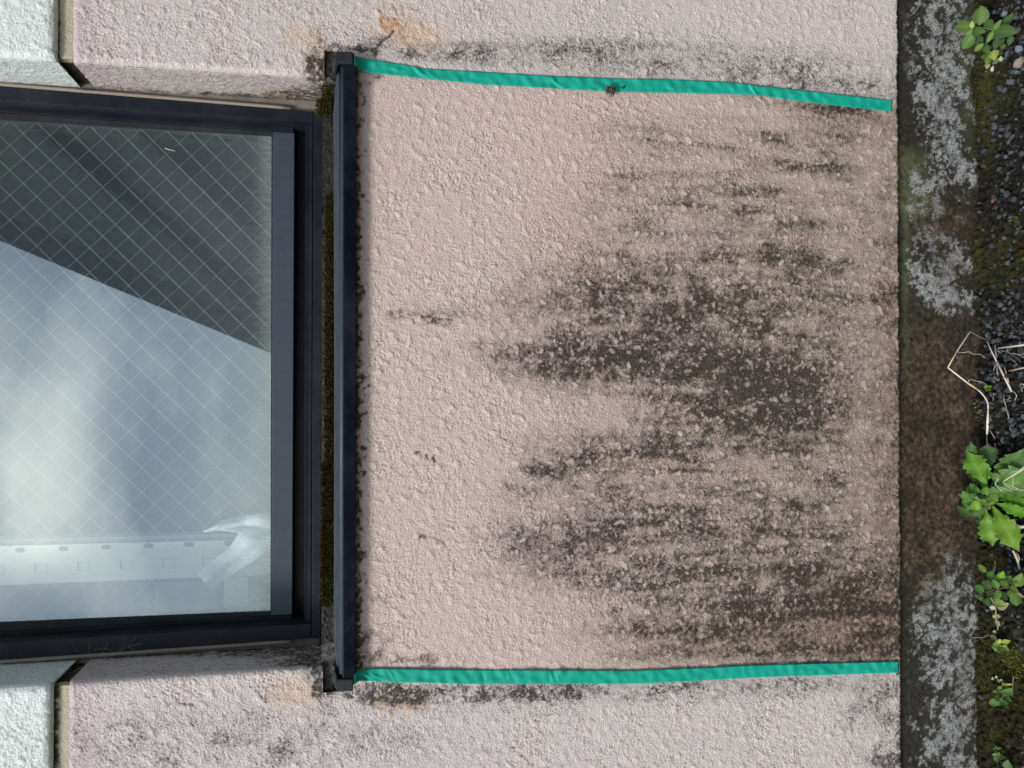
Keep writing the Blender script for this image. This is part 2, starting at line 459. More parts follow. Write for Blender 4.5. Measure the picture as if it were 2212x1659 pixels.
def wall_look(P, h, tone='pink'):
    px, py = proj(P)
    x, z = P[:, 0] + np.where(P[:, 1] > 0.005, P[:, 1] * 1.7, 0), P[:, 2]
    wob = samp(strk2, x, z) * 6; wob2 = samp(g_an, x, z) * 7
    qx, qy = px + wob2 * 2.2 + wob, py + wob2 * 0.8
    S = gsum(ST, qx, qy)
    # black line of mould just under the sill
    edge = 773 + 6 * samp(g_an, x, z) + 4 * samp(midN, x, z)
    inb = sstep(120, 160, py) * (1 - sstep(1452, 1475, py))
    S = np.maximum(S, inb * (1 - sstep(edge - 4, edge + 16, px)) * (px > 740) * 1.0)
    S = np.maximum(S, inb * np.exp(-np.clip(px - 770, 0, None) / 26.0) * 0.10 * (px > 740))  # soft fade below the sill: its shade painted into the stain
    S = S + 0.35 * sstep(1928, 1944, px) * (1 + 0.6 * samp(midN, x, z))
    # general light weathering further down and drip streaks
    mid = sstep(1100, 1500, px) * sstep(200, 300, py) * (1 - sstep(1420, 1445, py))
    S = S + mid * (0.23 + 0.07 * samp(strk, x, z) + 0.06 * samp(strk2, x, z))
    S = S * (1 - 0.45 * sstep(1800, 1870, px) * (1 - sstep(1150, 1280, py)))
    S = np.maximum(S, 0.9 * gsum(SMEAR, px + wob, py) * (1 + 0.15 * samp(fr, x, z)))
    Sn = S * (1 + 0.09 * samp(strk, x, z) + 0.03 * samp(strk3, x, z) + 0.08 * samp(strk2, x, z) + 0.24 * samp(fr, x, z))
    pl = samp(plate, x, z); pl2 = samp(plate2, x, z); pl3 = samp(plate3, x, z)
    w = samp(wr, x, z); w2 = samp(wr2, x, z)
    fn = samp(fineN, x, z); md = samp(midN, x, z)
    g = samp(g_an, x, z)
    low = -(w * 0.30 + w2 * 0.35)  # creases of the relief: dirt there, and their shade painted darker
    wash = np.clip(gsum([(a, b, c * 1.35, d * 1.6, k) for a, b, c, d, k in ST if a > 1000 and 280 < b < 1440], px + wob, py) * 0.85 + (0.30 * sstep(1150, 1750, px) + 0.38 * sstep(1780, 1935, px)) * (py > 250) * (py < 1445), 0, 1) * sstep(1000, 1150, px) * np.clip(1 + 0.25 * samp(fr, x, z), 0.3, 1.6)
    m = Sn * (0.76 + 0.10 * md + 0.13 * samp(fr2, x, z) + low * 0.7)
    m = np.clip(m, 0, 0.95) * (1 - 0.74 * np.maximum(np.maximum(pl * 0.9, pl2 * np.clip(0.75 + 0.45 * g, 0.15, 1)), pl3 * np.clip(0.6 - 0.5 * g, 0.1, 1)) * np.clip(1.3 - 0.35 * S, 0.5, 1))
    out = (py < 150) | (py > 1475)
    ring = (4 * pl * (1 - pl)) * 0.6 + 4 * pl2 * (1 - pl2) * 0.5
    m = m + ring * np.clip(0.16 + 0.60 * S, 0, 0.62)
    m = m + low * np.where(py > 1475, 0.95 + 0.40 * np.clip(samp(fr, x, z), -1, 2), np.where(py < 150, 0.90, 0.50 + 0.30 * sstep(1050, 1350, px))) * (1 - pl)
    rev = P[:, 1] > 0.012                                 # reveal faces: mouldy dirt, plus their shade painted darker than the front
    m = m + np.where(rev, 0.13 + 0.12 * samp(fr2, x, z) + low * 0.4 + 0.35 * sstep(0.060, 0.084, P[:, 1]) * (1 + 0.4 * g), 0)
    ck = np.array([(772, 108), (786, 109), (797, 106), (806, 108), (812, 104), (822, 92), (832, 84), (842, 78), (850, 66)], float)
    if px.min() < 850 and tone == 'pink':
        dm = np.full(len(px), 1e9)
        jx = px + 1.2 * fn; jy = py + 1.2 * fn
        for q in range(len(ck) - 1):
            a, b_ = ck[q], ck[q + 1]; ab = b_ - a
            t = np.clip(((jx - a[0]) * ab[0] + (jy - a[1]) * ab[1]) / (ab @ ab), 0, 1)
            dm = np.minimum(dm, np.hypot(jx - a[0] - t * ab[0], jy - a[1] - t * ab[1]))
        m = m + 1.1 * np.exp(-(dm / 2.2) ** 2)
    m = np.clip(m, 0, 0.97)
    # colours of the paint, the lower wall's fall-off of light painted in too
    c_mid = np.array([0.665, 0.505, 0.458]); c_out = np.array([0.690, 0.610, 0.580]); c_low = np.array([0.600, 0.465, 0.395])
    def tape(xs, ys): return np.interp(px, xs, ys)
    t1 = tape([760, 910, 1400, 1630, 1930], [133, 158, 184, 194, 228]); t2 = tape([760, 1400, 1940], [1460, 1462, 1441])
    o = 1 - sstep(t1 - 8, t1 + 14, py + 3 * g) * (1 - sstep(t2 - 14, t2 + 6, py + 3 * g))
    o = np.where(px < 765, 1.0, o)
    lo = sstep(1150, 1800, px)
    base = c_mid[None] * (1 - lo[:, None]) + c_low[None] * lo[:, None]
    base = base * (1 - o[:, None]) + c_out[None] * o[:, None]
    if tone == 'white':
        base = np.tile(np.array([[0.80, 0.84, 0.79]]), (len(px), 1)); m = np.clip(m * 0.6, 0, 1)
    elif px.min() < 800:
        lf = (1 - sstep(140, 260, px))[:, None] * (px < 765)[:, None]
        base = base * (1 - lf) + np.array([[0.61, 0.50, 0.50]]) * lf
    # clean lilac-pink paint on the raised blobs and near the sill, yellowish film lower down
    pk = np.clip(0.35 * pl + 0.25 * pl2 + 0.18 * np.clip(samp(n4, x, z), 0, 2) * (1 - sstep(1000, 1250, px)), 0, 0.6)[:, None]
    if tone != 'white':
        base = base * (1 - pk) + np.array([[0.68, 0.57, 0.54]]) * pk
        ye = np.clip(0.22 * samp(strk2, x, z) * (1 - o) * lo + 0.12, 0, 0.5)[:, None]
        base = base * (1 - 0.8 * ye) + np.array([[0.56, 0.46, 0.33]]) * 0.8 * ye
        pe = np.clip(gsum(PEACH, qx, qy), 0, 1)[:, None]
        base = base * (1 - pe) + np.array([[0.72, 0.47, 0.29]]) * pe
        ws = np.clip(wash * 0.50, 0, 0.6)[:, None] * (1 - 0.55 * np.maximum(pl, pl2))[:, None]
        base = base * (1 - ws) + np.array([[0.235, 0.185, 0.145]]) * ws
        br = np.clip(gsum(BROWN, qx, qy) * (1 + 0.4 * md), 0, 1)[:, None]
        base = base * (1 - br) + np.array([[0.20, 0.12, 0.075]]) * br
        og = np.clip(gsum(ORANGE, qx, qy) * (1 + 0.3 * md), 0, 1)[:, None]
        base = base * (1 - og) + np.array([[0.62, 0.24, 0.08]]) * og
    return base, m

class Surf:
    """stucco patches joined into one mesh with base colour and mould attributes"""
    def __init__(s): s.P, s.F, s.n = [], [], 0
    def patch(s, c00, c10, c11, c01, step, amp=0.0016, rnd=None, nrm=(0, -1, 0), r=0.007, rag=0):
        c = [np.array(q, float) for q in (c00, c10, c11, c01)]
        L1 = max(np.linalg.norm(c[1] - c[0]), np.linalg.norm(c[2] - c[3])); L2 = max(np.linalg.norm(c[3] - c[0]), np.linalg.norm(c[2] - c[1]))
        nu, nv = max(2, int(L1 / step) + 1), max(2, int(L2 / step) + 1)
        u, v = np.meshgrid(np.linspace(0, 1, nu), np.linspace(0, 1, nv), indexing='ij')
        u = u.ravel()[:, None]; v = v.ravel()[:, None]
        P = c[0] * (1 - u) * (1 - v) + c[1] * u * (1 - v) + c[2] * u * v + c[3] * (1 - u) * v
        nrm = np.array(nrm, float)
        x, z = P[:, 0] + P[:, 1] * 1.7, P[:, 2]
        h = samp(HF, x, z)
        P = P + nrm[None] * (h * amp)[:, None]
        if rnd:
            for side in rnd:
                d = {'u0': u * L1, 'u1': (1 - u) * L1, 'v0': v * L2, 'v1': (1 - v) * L2}[side][:, 0]
                t = np.clip(1 - d / r, 0, 1)
                P = P - nrm[None] * (r * 0.8 * (1 - np.sqrt(np.clip(1 - t * t, 0, 1))))[:, None]
        if rag:
            P[:, 2] += rag * samp(fr, x, np.zeros_like(z)) * sstep(0.98, 1.0, v[:, 0])
        idx = np.arange(nu * nv).reshape(nu, nv) + s.n
        q = np.stack([idx[:-1, :-1], idx[1:, :-1], idx[1:, 1:], idx[:-1, 1:]], -1).reshape(-1, 4)
        s.P.append(P); s.F.append(q); s.n += nu * nv
    def build(s, name, mat, parent, look):
        P = np.concatenate(s.P); F = np.concatenate(s.F)
        me = bpy.data.meshes.new(name)
        me.vertices.add(len(P)); me.vertices.foreach_set('co', P.astype(np.float32).ravel())
        me.loops.add(F.size); me.loops.foreach_set('vertex_index', F.astype(np.int32).ravel())
        me.polygons.add(len(F)); me.polygons.foreach_set('loop_start', np.arange(0, F.size, 4, dtype=np.int32))
        me.polygons.foreach_set('use_smooth', np.ones(len(F), dtype=bool))
        me.update(calc_edges=True)
        base, m = look(P)
        a = me.attributes.new('base', 'FLOAT_COLOR', 'POINT')
        a.data.foreach_set('color', np.concatenate([base, np.ones((len(P), 1))], 1).astype(np.float32).ravel())
        a = me.attributes.new('mould_shade', 'FLOAT', 'POINT')
        a.data.foreach_set('value', m.astype(np.float32))
        o = link(name, me, mat, parent)
        if parent is not None: fix_parent(o, parent)
        return o

# ------------------------------------------------------------------ levels
STEP = 0.0012
Y_FR, Y_REV, Y_SASH, Y_GL = 0.072, 0.086, 0.100, 0.108
Zbot = wp(1945, 829, 0)[2]                    # lower edge of the render
Y_FND = 0.014
ZG = wp(2112, 829, Y_FND)[2]                  # ground level at the foundation
Zs = wp(764, 829, 0)[2]                       # just behind the sill's lower edge
house = empty('house_wall', (0, 0.05, ZG))
tag(house, 'pink and white rendered house wall with a navy wired glass window and a dark mouldy plinth', 'house')

# ------------------------------------------------------------------ wall render
XL, XR = -1.6, 1.6
s = Surf()
xa, xb = wp(1400, 1760, 0)[0], wp(1400, -100, 0)[0]
s.patch((xa, 0, Zs), (xb, 0, Zs), (xb, 0, Zbot), (xa, 0, Zbot), STEP, rnd=['v1'], r=0.005, rag=0.0007)
# beside the window (the picture's top and bottom)
def zc(px): return wp(px, 829, 0)[2]
zt = zc(150)
def line(p, q, px): return p[1] + (q[1] - p[1]) * (px - p[0]) / (q[0] - p[0])
eT = ((150, 131), (694, 166)); eB = ((150, 1475), (694, 1440))
def edge_x(e, z):                             # world x of the opening's edge at height z
    a, b = wp(*e[0], 0), wp(*e[1], 0)
    return a[0] + (b[0] - a[0]) * (z - a[2]) / (b[2] - a[2])
zgap = zc(699)
for e, xo in ((eT, xb), (eB, xa)):
    s.patch((edge_x(e, zt), 0, zt), (xo, 0, zt), (xo, 0, zgap), (edge_x(e, zgap), 0, zgap), STEP, rnd=['u0', 'v0', 'v1'] if False else ['u0', 'v0'])
    # short piece beside the sill, beyond the end caps
    xe = wp(730, 112, 0)[0] if e is eT else wp(730, 1494, 0)[0]
    s.patch((xe, 0, zgap), (xo, 0, zgap), (xo, 0, Zs), (xe, 0, Zs), STEP)
    sgn = -1 if e is eT else 1
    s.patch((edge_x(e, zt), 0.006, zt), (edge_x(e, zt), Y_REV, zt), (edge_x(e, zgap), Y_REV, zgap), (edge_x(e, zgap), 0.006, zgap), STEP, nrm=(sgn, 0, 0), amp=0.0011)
# plain continuation of the wall outside the picture
s.patch((XL, 0.0005, Zs), (xa, 0.0005, Zs), (xa, 0.0005, Zbot), (XL, 0.0005, Zbot), 0.01, amp=0.0003)
s.patch((xb, 0.0005, Zs), (XR, 0.0005, Zs), (XR, 0.0005, Zbot), (xb, 0.0005, Zbot), 0.01, amp=0.0003)
s.patch((XL, 0.0005, zt), (xa, 0.0005, zt), (xa, 0.0005, Zs), (XL, 0.0005, Zs), 0.01, amp=0.0003)
s.patch((xb, 0.0005, zt), (XR, 0.0005, zt), (XR, 0.0005, Zs), (xb, 0.0005, Zs), 0.01, amp=0.0003)
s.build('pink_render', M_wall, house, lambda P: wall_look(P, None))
# thickness behind the lower edge, facing down
mb = MB(); box(mb, XL, XR, 0.006, Y_FND + 0.002, Zbot - 0.0004, Zbot + 0.02)
mb.build('drip_edge', plain('render_underside', (0.10, 0.085, 0.075), 0.9), house)

# white upper panel
s = Surf()
zw = zc(115); zu = zc(-330)
for e, xo, xoo in ((eT, xb, XR), (eB, xa, XL)):
    s.patch((edge_x(e, zu), 0, zu), (xo, 0, zu), (xo, 0, zw), (edge_x(e, zw), 0, zw), STEP * 1.2, rnd=['u0', 'v1'], r=0.009)
    sgn = -1 if e is eT else 1
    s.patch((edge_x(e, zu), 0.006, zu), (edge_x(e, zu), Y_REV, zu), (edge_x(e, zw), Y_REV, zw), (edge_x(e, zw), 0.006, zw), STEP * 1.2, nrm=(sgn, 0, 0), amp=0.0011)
    s.patch((xo, 0.0005, zu), (xoo, 0.0005, zu), (xoo, 0.0005, zw), (xo, 0.0005, zw), 0.01, amp=0.0003)
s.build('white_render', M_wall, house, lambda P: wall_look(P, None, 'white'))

# joint between the two panels: cream sealant, black dirt, painted shadow, set back
def joint_look(P):
    px, py = proj(P)
    x, z = P[:, 0] + P[:, 1] * 1.7, P[:, 2]
    b = np.tile(np.array([[0.50, 0.45, 0.31]]), (len(px), 1))
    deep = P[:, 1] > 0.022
    g = samp(midN, x, z) * 0.3 + samp(g_an, x, z) * 0.35
    up = P[:, 0] > 0
    side = np.where(up, np.exp(-((px - 124) / 7) ** 2) * (sstep(20, 45, py)), np.exp(-((px - 121) / 9) ** 2) * 1.0)
    m = side * (0.75 + g)
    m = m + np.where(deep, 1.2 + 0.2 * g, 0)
    m = m + np.exp(-((px - 117) / 5) ** 2) * 0.5  # upper edge of the joint: shadow painted in darker
    return b, np.clip(m, 0.02, 1.3)
s = Surf()
for e, xo in ((eT, XR), (eB, XL)):
    sgn = -1 if e is eT else 1
    xe = (edge_x(e, zw) + edge_x(e, zt)) / 2 - sgn * 0.006
    s.patch((xe, 0.010, zw + 0.004), (xo, 0.010, zw + 0.004), (xo, 0.010, zt - 0.004), (xe, 0.010, zt - 0.004), 0.002, amp=0.0006)
    s.patch((xe, 0.010, zw + 0.004), (xe, Y_REV + .004, zw + 0.004), (xe, Y_REV + .004, zt - 0.004), (xe, 0.010, zt - 0.004), 0.002, amp=0.0008, nrm=(sgn, 0, 0))
s.build('joint_sealant', M_wall, house, joint_look)

# cream bead of caulk where the reveal meets the frame
def frame_outer(px, top=True): return line((0, 186), (675, 241), px) if top else line((0, 1426), (690, 1378), px)
mb = MB()
for top in (True, False):
    pts = [wp(px, frame_outer(px, top) + (-2 if top else 2), Y_FR + 0.004) for px in range(-330, 660, 30)]
    tube(mb, pts, 0.0032, 8)
mb.build('caulk_bead', plain('cream_caulk', (0.52, 0.45, 0.36), 0.8, var=0.35, scale=90, bd=0.0006, c2=(0.30, 0.26, 0.21)), house, smooth=True)
# backing of the reveal so no gap shows
mb = MB()
for top in (True, False):
    a, b = (-330, 690)
    k = -1 if top else 1
    prism(mb, [(a, frame_outer(a, top) + k * 26), (b, frame_outer(b, top) + k * 30), (b, frame_outer(b, top) - k * 3), (a, frame_outer(a, top) - k * 3)], Y_FR + 0.007, Y_REV + 0.05)
mb.build('reveal_backing', plain('reveal_backing_mortar', (0.36, 0.31, 0.27), 0.9, bd=0.0008, var=0.3, c2=(0.14, 0.12, 0.1)), house)

# dark gap of mortar under the frame, full of dirt
def gap_look(P):
    x, z = P[:, 0], P[:, 2]
    b = np.tile(np.array([[0.010, 0.009, 0.007]]), (len(x), 1)) * (1 + 0.35 * samp(midN, x, z))[:, None]
    px, py = proj(P)
    moss = (sstep(380, 560, py) * (1 - sstep(1290, 1320, py)))[:, None]
    b = b * (1 - 0.6 * moss) + np.array([[0.055, 0.040, 0.012]]) * 0.6 * moss
    ends = ((py < 200) | (py > 1390))[:, None]
    b = np.where(ends, np.array([[0.115, 0.108, 0.098]]) * (1 + 0.5 * samp(fr2, x, z))[:, None], b)
    return np.clip(b, 0, 1), np.clip(0.50 + 0.25 * samp(fineN, x, z), 0, 1)
s = Surf()
gx0, gx1 = wp(712, 1498, 0.02)[0], wp(712, 107, 0.02)[0]
s.patch((gx0, 0.008, zgap + 0.002), (gx1, 0.008, zgap + 0.002), (gx1, 0.008, Zs - 0.004), (gx0, 0.008, Zs - 0.004), 0.0016, amp=0.0030)
gy0, gy1 = wp(694, 1440, 0.05)[0], wp(694, 166, 0.05)[0]
s.patch((gy0, 0.009, zgap + 0.002), (gy1, 0.009, zgap + 0.002), (gy1, Y_REV, zgap + 0.006), (gy0, Y_REV, zgap + 0.006), 0.002, amp=0.002, nrm=(0, 0, 1))
s.build('mortar_gap', M_wall, house, gap_look)

# ------------------------------------------------------------------ plinth
FW = [(2040,60,60,55,.8),(2035,110,50,50,.6),(2075,30,20,45,.5),(2000,25,30,20,.35),(2030,190,45,90,.85),(2045,270,40,60,.9),(2065,330,20,60,1.0),(2050,225,30,40,.7),
      (2010,400,40,14,.9),(1990,440,34,40,.7),(2045,380,50,20,.5),(2080,400,20,60,.45),(2030,530,50,24,.7),(2040,575,60,26,.9),(2010,620,34,14,.95),(2060,640,40,26,.9),(2045,655,30,20,.7),
      (2030,1240,30,10,1.0),(2055,1215,24,18,.85),(2060,1280,50,26,.8),(2040,1330,60,50,.85),(2060,1400,50,50,.95),(2000,1360,18,30,.7),(2030,1440,40,40,.8),(2070,1490,34,50,.75),
      (2020,1560,34,20,.8),(2060,1570,50,60,.7),(2060,1640,60,40,.85),(2000,1590,16,14,.5),(2085,1420,14,50,.6)]
FB = [(2030,480,60,60,.7),(2060,590,30,30,.6),(2030,800,90,100,.75),(2020,950,80,130,.9),(2020,1120,90,90,.9),(2000,1210,40,60,.8),(2090,1500,16,120,.4),(2000,1290,30,20,.8)]
FGN = [(1965,370,32,36,1.0),(1975,440,34,30,.9),(1958,540,12,120,.6),(1960,760,8,50,.4),(1960,640,8,40,.3),(2095,150,18,110,.5)]
def plinth_look(P):
    px, py = proj(P)
    x, z = P[:, 0], P[:, 2]
    g = samp(g_an, x, z); md = samp(midN, x, z); fn = samp(fineN, x, z); w = samp(wr, x, z)
    qx, qy = px + 9 * g + 4 * md, py + 12 * g + 4 * md
    b = np.tile(np.array([[0.032, 0.030, 0.022]]), (len(px), 1)) * (1 + 0.22 * fn + 0.2 * md)[:, None]
    br = np.clip(gsum(FB, qx, qy) * (1 + 0.3 * md + 0.2 * fn), 0, 1)[:, None]
    b = b * (1 - br) + np.array([[0.078, 0.049, 0.028]]) * np.clip(1 + 0.35 * fn + 0.3 * md + 0.35 * samp(fr, x, z), 0.2, 3)[:, None] * br
    gn = np.clip(gsum(FGN, px + 5 * g, py + 6 * g) * 1.2, 0, 1)[:, None]
    gn = gn * np.clip(0.7 + 0.3 * samp(fr2, x, z), 0.1, 1)[:, None]
    b = b * (1 - gn) + np.array([[0.17, 0.19, 0.085]]) * (1 + 0.25 * fn)[:, None] * gn
    W = gsum(FW, qx, qy)
    F1 = samp(fr, x, z); F2 = samp(fr2, x, z)
    film = np.clip(W * 0.55 + 0.16 * F1 - 0.12, 0, 0.5)
    W = sstep(0.45, 0.72, W * 0.95 + 0.36 * F1 * 1.15 + 0.22 * F2 + 0.06 * fn) * np.clip(W * 3, 0, 1) * np.clip(0.72 + 0.22 * F2 + 0.2 * fn, 0.15, 1.15)
    W = np.maximum(W, film * 0.5)
    W = np.where(px < 1956 + 8 * g, W * 0.1, W) + sstep(3.1, 3.6, fn + 0.5 * F2) * 0.4
    W = np.clip(W, 0, 1)[:, None] * (1 - 0.75 * br)
    wc = (0.12 + 0.52 * sstep(-1.0, 1.4, F1 * 0.6 + F2 * 0.5 + 0.35 * fn))[:, None]
    b = b * (1 - W) + np.array([[1.0, 1.0, 0.97]]) * wc * W
    return np.clip(b, 0.004, 1), np.clip(0.30 - 0.30 * w + 0.16 * samp(fr2, x, z), 0, 1)
s = Surf()
s.patch((xa, Y_FND, Zbot + 0.01), (xb, Y_FND, Zbot + 0.01), (xb, Y_FND, ZG - 0.03), (xa, Y_FND, ZG - 0.03), 0.0015, amp=0.0012)
s.patch((XL, Y_FND + .0005, Zbot + 0.01), (xa, Y_FND + .0005, Zbot + 0.01), (xa, Y_FND + .0005, ZG - 0.03), (XL, Y_FND + .0005, ZG - 0.03), 0.01, amp=0.0003)
s.patch((xb, Y_FND + .0005, Zbot + 0.01), (XR, Y_FND + .0005, Zbot + 0.01), (XR, Y_FND + .0005, ZG - 0.03), (xb, Y_FND + .0005, ZG - 0.03), 0.01, amp=0.0003)
s.build('plinth', M_wall, house, plinth_look)

# ------------------------------------------------------------------ window
fo = lambda px: line((0, 186), (675, 241), px)          # frame outer, picture top
fi = lambda px: line((0, 218), (675, 264), px)
bo = lambda px: line((0, 1426), (690, 1378), px)
bi = lambda px: line((0, 1388), (672, 1347), px)
XA = -330
mb = MB()
prism(mb, [(XA, fo(XA)), (676, fo(676)), (676, fi(676)), (XA, fi(XA))], Y_FR, 0.17)
prism(mb, [(XA, bi(XA)), (672, bi(672)), (672, bo(672)), (XA, bo(XA))], Y_FR, 0.17)
prism(mb, [(677, fo(676)), (697, 243), (692, 1378), (673, bo(672))], Y_FR - 0.001, 0.17)
window = mb.build('window', M_frame, house, bevel=0.0006)
window['label'] = 'navy aluminium window frame'
mb = MB()
prism(mb, [(667, 266), (675, 266), (671, 1345), (663, 1345)], Y_FR + 0.010, 0.17)
prism(mb, [(660, 267), (663.5, 267), (660, 1344), (656.5, 1344)], Y_FR + 0.018, 0.17)
prism(mb, [(664.5, 267), (666.5, 267), (662.3, 1344), (660.8, 1344)], Y_FR + 0.013, 0.17)
mb.build('track_ridge', M_frame, window)
mb = MB()
prism(mb, [(600, 255), (672, 255), (670, 1355), (598, 1355)], 0.150, 0.18)
prism(mb, [(640, 262), (668, 262), (664, 1350), (636, 1350)], 0.128, 0.15)
mb.build('sliding_track', M_track, window)
sb = lambda px: line((0, 242), (634, 287), px)
sB = lambda px: line((0, 1366), (631, 1327.5), px)
mb = MB()
prism(mb, [(XA, sb(XA) - 30), (634, sb(634) - 30), (634, sb(634) - 0.6), (XA, sb(XA))], Y_SASH, 0.135)
mb.build('sash_stile', M_frame, window, bevel=0.0006)
mb = MB()
prism(mb, [(XA, sB(XA)), (631, sB(631) + 0.6), (631, sB(631) + 30), (XA, sB(XA) + 30)], Y_SASH, 0.135)
mb.build('sash_stile', M_frame, window, bevel=0.0006)
mb = MB()
prism(mb, [(590, sb(590) + 0.5), (636, sb(634) + 0.5), (631, sB(631)), (586, sB(586))], Y_SASH - 0.001, 0.136)
mb.build('sash_rail', M_rail, window, bevel=0.0006)
gt = lambda px: line((0, 257), (588, 293), px)
gb = lambda px: line((0, 1347), (588, 1322), px)
mb = MB()
prism(mb, [(XA, sb(XA) - 4), (589, sb(589) - 2), (589, gt(589)), (XA, gt(XA))], Y_SASH + 0.004, 0.12)
prism(mb, [(XA, gb(XA)), (587, gb(587)), (587, sB(587) + 2), (XA, sB(XA) + 4)], Y_SASH + 0.004, 0.12)
prism(mb, [(586.5, gt(586)), (592, gt(586)), (588, gb(586)), (584, gb(586))], Y_SASH + 0.004, 0.12)
mb.build('glazing_gasket', M_gasket, window)

# pane with a dust attribute (thicker film near the lower rail)
nu, nv = 90, 90
vs, fs, du = [], [], []
r_ = np.random.default_rng(5)
p00, p11 = wp(XA, 240, Y_GL), wp(592, 1360, Y_GL)
x0, x1 = wp(300, 1375, Y_GL)[0], wp(300, 235, Y_GL)[0]
z0, z1 = wp(596, 829, Y_GL)[2], wp(XA, 829, Y_GL)[2]
for i in range(nu + 1):
    for j in range(nv + 1):
        p = np.array([x0 + (x1 - x0) * i / nu, Y_GL, z0 + (z1 - z0) * j / nv])
        vs.append(p)
        a, b = proj(p[None])
        a, b = a[0], b[0]
        d = 0.045 + 0.15 * max(0, min(1, (a - 250) / 330)) + 0.30 * math.exp(-((a - 585) / 26) ** 2) + 0.12 * math.exp(-((b - gt(a)) / 18) ** 2) + 0.3 * math.exp(-((b - gb(a)) / 8) ** 2)
        du.append(d)
for i in range(nu):
    for j in range(nv):
        k = i * (nv + 1) + j
        fs.append((k, k + nv + 1, k + nv + 2, k + 1))
me = bpy.data.meshes.new('pane')
me.from_pydata([tuple(v) for v in vs], [], fs)
a = me.attributes.new('dust', 'FLOAT', 'POINT'); a.data.foreach_set('value', np.array(du, dtype=np.float32))
pane = link('pane', me, M_glass, window); fix_parent(pane, house)
pane.matrix_parent_inverse = Matrix.Identity(4)

# wire net cast in the glass
Y_W = Y_GL + 0.0035
mb = MB()
c = wp(300, 829, Y_W)
d1 = wp(300 + 60, 829 + 57, Y_W) - wp(300 - 60, 829 - 57, Y_W)
d2 = wp(300 + 60, 829 - 57, Y_W) - wp(300 - 60, 829 + 57, Y_W)
h0, h10 = wp(50 * .3418, 750 * .3418, Y_W), wp(1662 * .3418, 858 * .3418, Y_W)
per = (h0[2] - h10[2]) / 11.0 * 1.0
per = abs(wp(17.1, 257, Y_W)[2] - wp(568, 293, Y_W)[2]) / 10.0
wx0, wx1, wz0, wz1 = x0 + .008, x1 - .010, wp(588, 829, Y_W)[2], z1
for d, off in ((d1, 0.0), (d2, -0.004)):
    m = d[2] / d[0]                       # dz/dx
    for k in range(-60, 60):
        zz = h0[2] + off + k * per        # height where the wire meets x = h0.x
        # clip z = zz + m (x - h0x) to the rectangle
        xs = []
        f = lambda X: zz + m * (X - h0[0])
        g = lambda Z: h0[0] + (Z - zz) / m
        cand = [(wx0, f(wx0)), (wx1, f(wx1)), (g(wz0), wz0), (g(wz1), wz1)]
        cand = sorted({(round(q[0], 6), round(q[1], 6)) for q in cand if wx0 - 1e-6 <= q[0] <= wx1 + 1e-6 and wz0 - 1e-6 <= q[1] <= wz1 + 1e-6})
        if len(cand) >= 2:
            tube(mb, [(cand[0][0], Y_W, cand[0][1]), (cand[-1][0], Y_W, cand[-1][1])], 0.00021, 5)
wn = mb.build('wire_net', M_wire, window); wn.matrix_parent_inverse = Matrix.Identity(4)
for o in list(window.children):
    o.matrix_parent_inverse = Matrix.Identity(4)

# ------------------------------------------------------------------ sill
YS = -0.015
X0s, X1s = wp(750, 1478, YS)[0], wp(750, 122, YS)[0]
prof = [(768, YS), (767.5, YS - .0006), (744, YS - .0006), (741, YS), (738, YS + .003), (735.5, YS + .010), (735, 0.02), (769, 0.02)]
mb = MB()
def extr(mb, prof, xA, xB, n=60, wob=0.0):
    vs = []
    for i in range(n + 1):
        x = xA + (xB - xA) * i / n
        for px, y in prof:
            p = wp(px, 829, y)
            vs.append((x, y, p[2]))
    k = len(prof); fs = []
    for i in range(n):
        for j in range(k):
            fs.append((i * k + j, i * k + (j + 1) % k, (i + 1) * k + (j + 1) % k, (i + 1) * k + j))
    fs.append(tuple(range(k))); fs.append(tuple(reversed(range(n * k, n * k + k))))
    mb.add(vs, fs)
extr(mb, prof, X0s, X1s)
sill = mb.build('window_sill', M_sill, house)
mb = MB()
tube(mb, [(X0s + .012, YS + .0022, wp(739.5, 829, YS)[2]), (X1s - .012, YS + .0022, wp(739.5, 829, YS)[2])], 0.0030, 12)
o = mb.build('sill_bead', M_bead, sill, smooth=True); o.matrix_parent_inverse = Matrix.Identity(4)
mb = MB()
prism(mb, [(734, 135), (729, 140), (724, 200), (720, 245), (721, 300), (722, 829), (721, 1385), (724, 1410), (728, 1440), (731, 1468), (735, 1470), (735.5, 829)], YS + .011, 0.02)
o = mb.build('sill_flange', M_flange, sill, bevel=0.0008); o.matrix_parent_inverse = Matrix.Identity(4)
for y0, y1 in ((110, 137), (1468, 1494)):
    mb = MB()
    e = 0 if y0 < 800 else 1
    if not e: pts = [(728, 110), (762, 110), (763, 137), (733, 137), (730, 143), (728, 152), (721, 152), (723, 118)]
    else: pts = [(721, 1452), (726, 1452), (730, 1468), (764, 1468), (762, 1494), (729, 1493), (723, 1484)]
    prism(mb, pts, YS - .003, 0.03)
    o = mb.build('sill_end_cap', M_cap, sill, bevel=0.002); o.matrix_parent_inverse = Matrix.Identity(4)

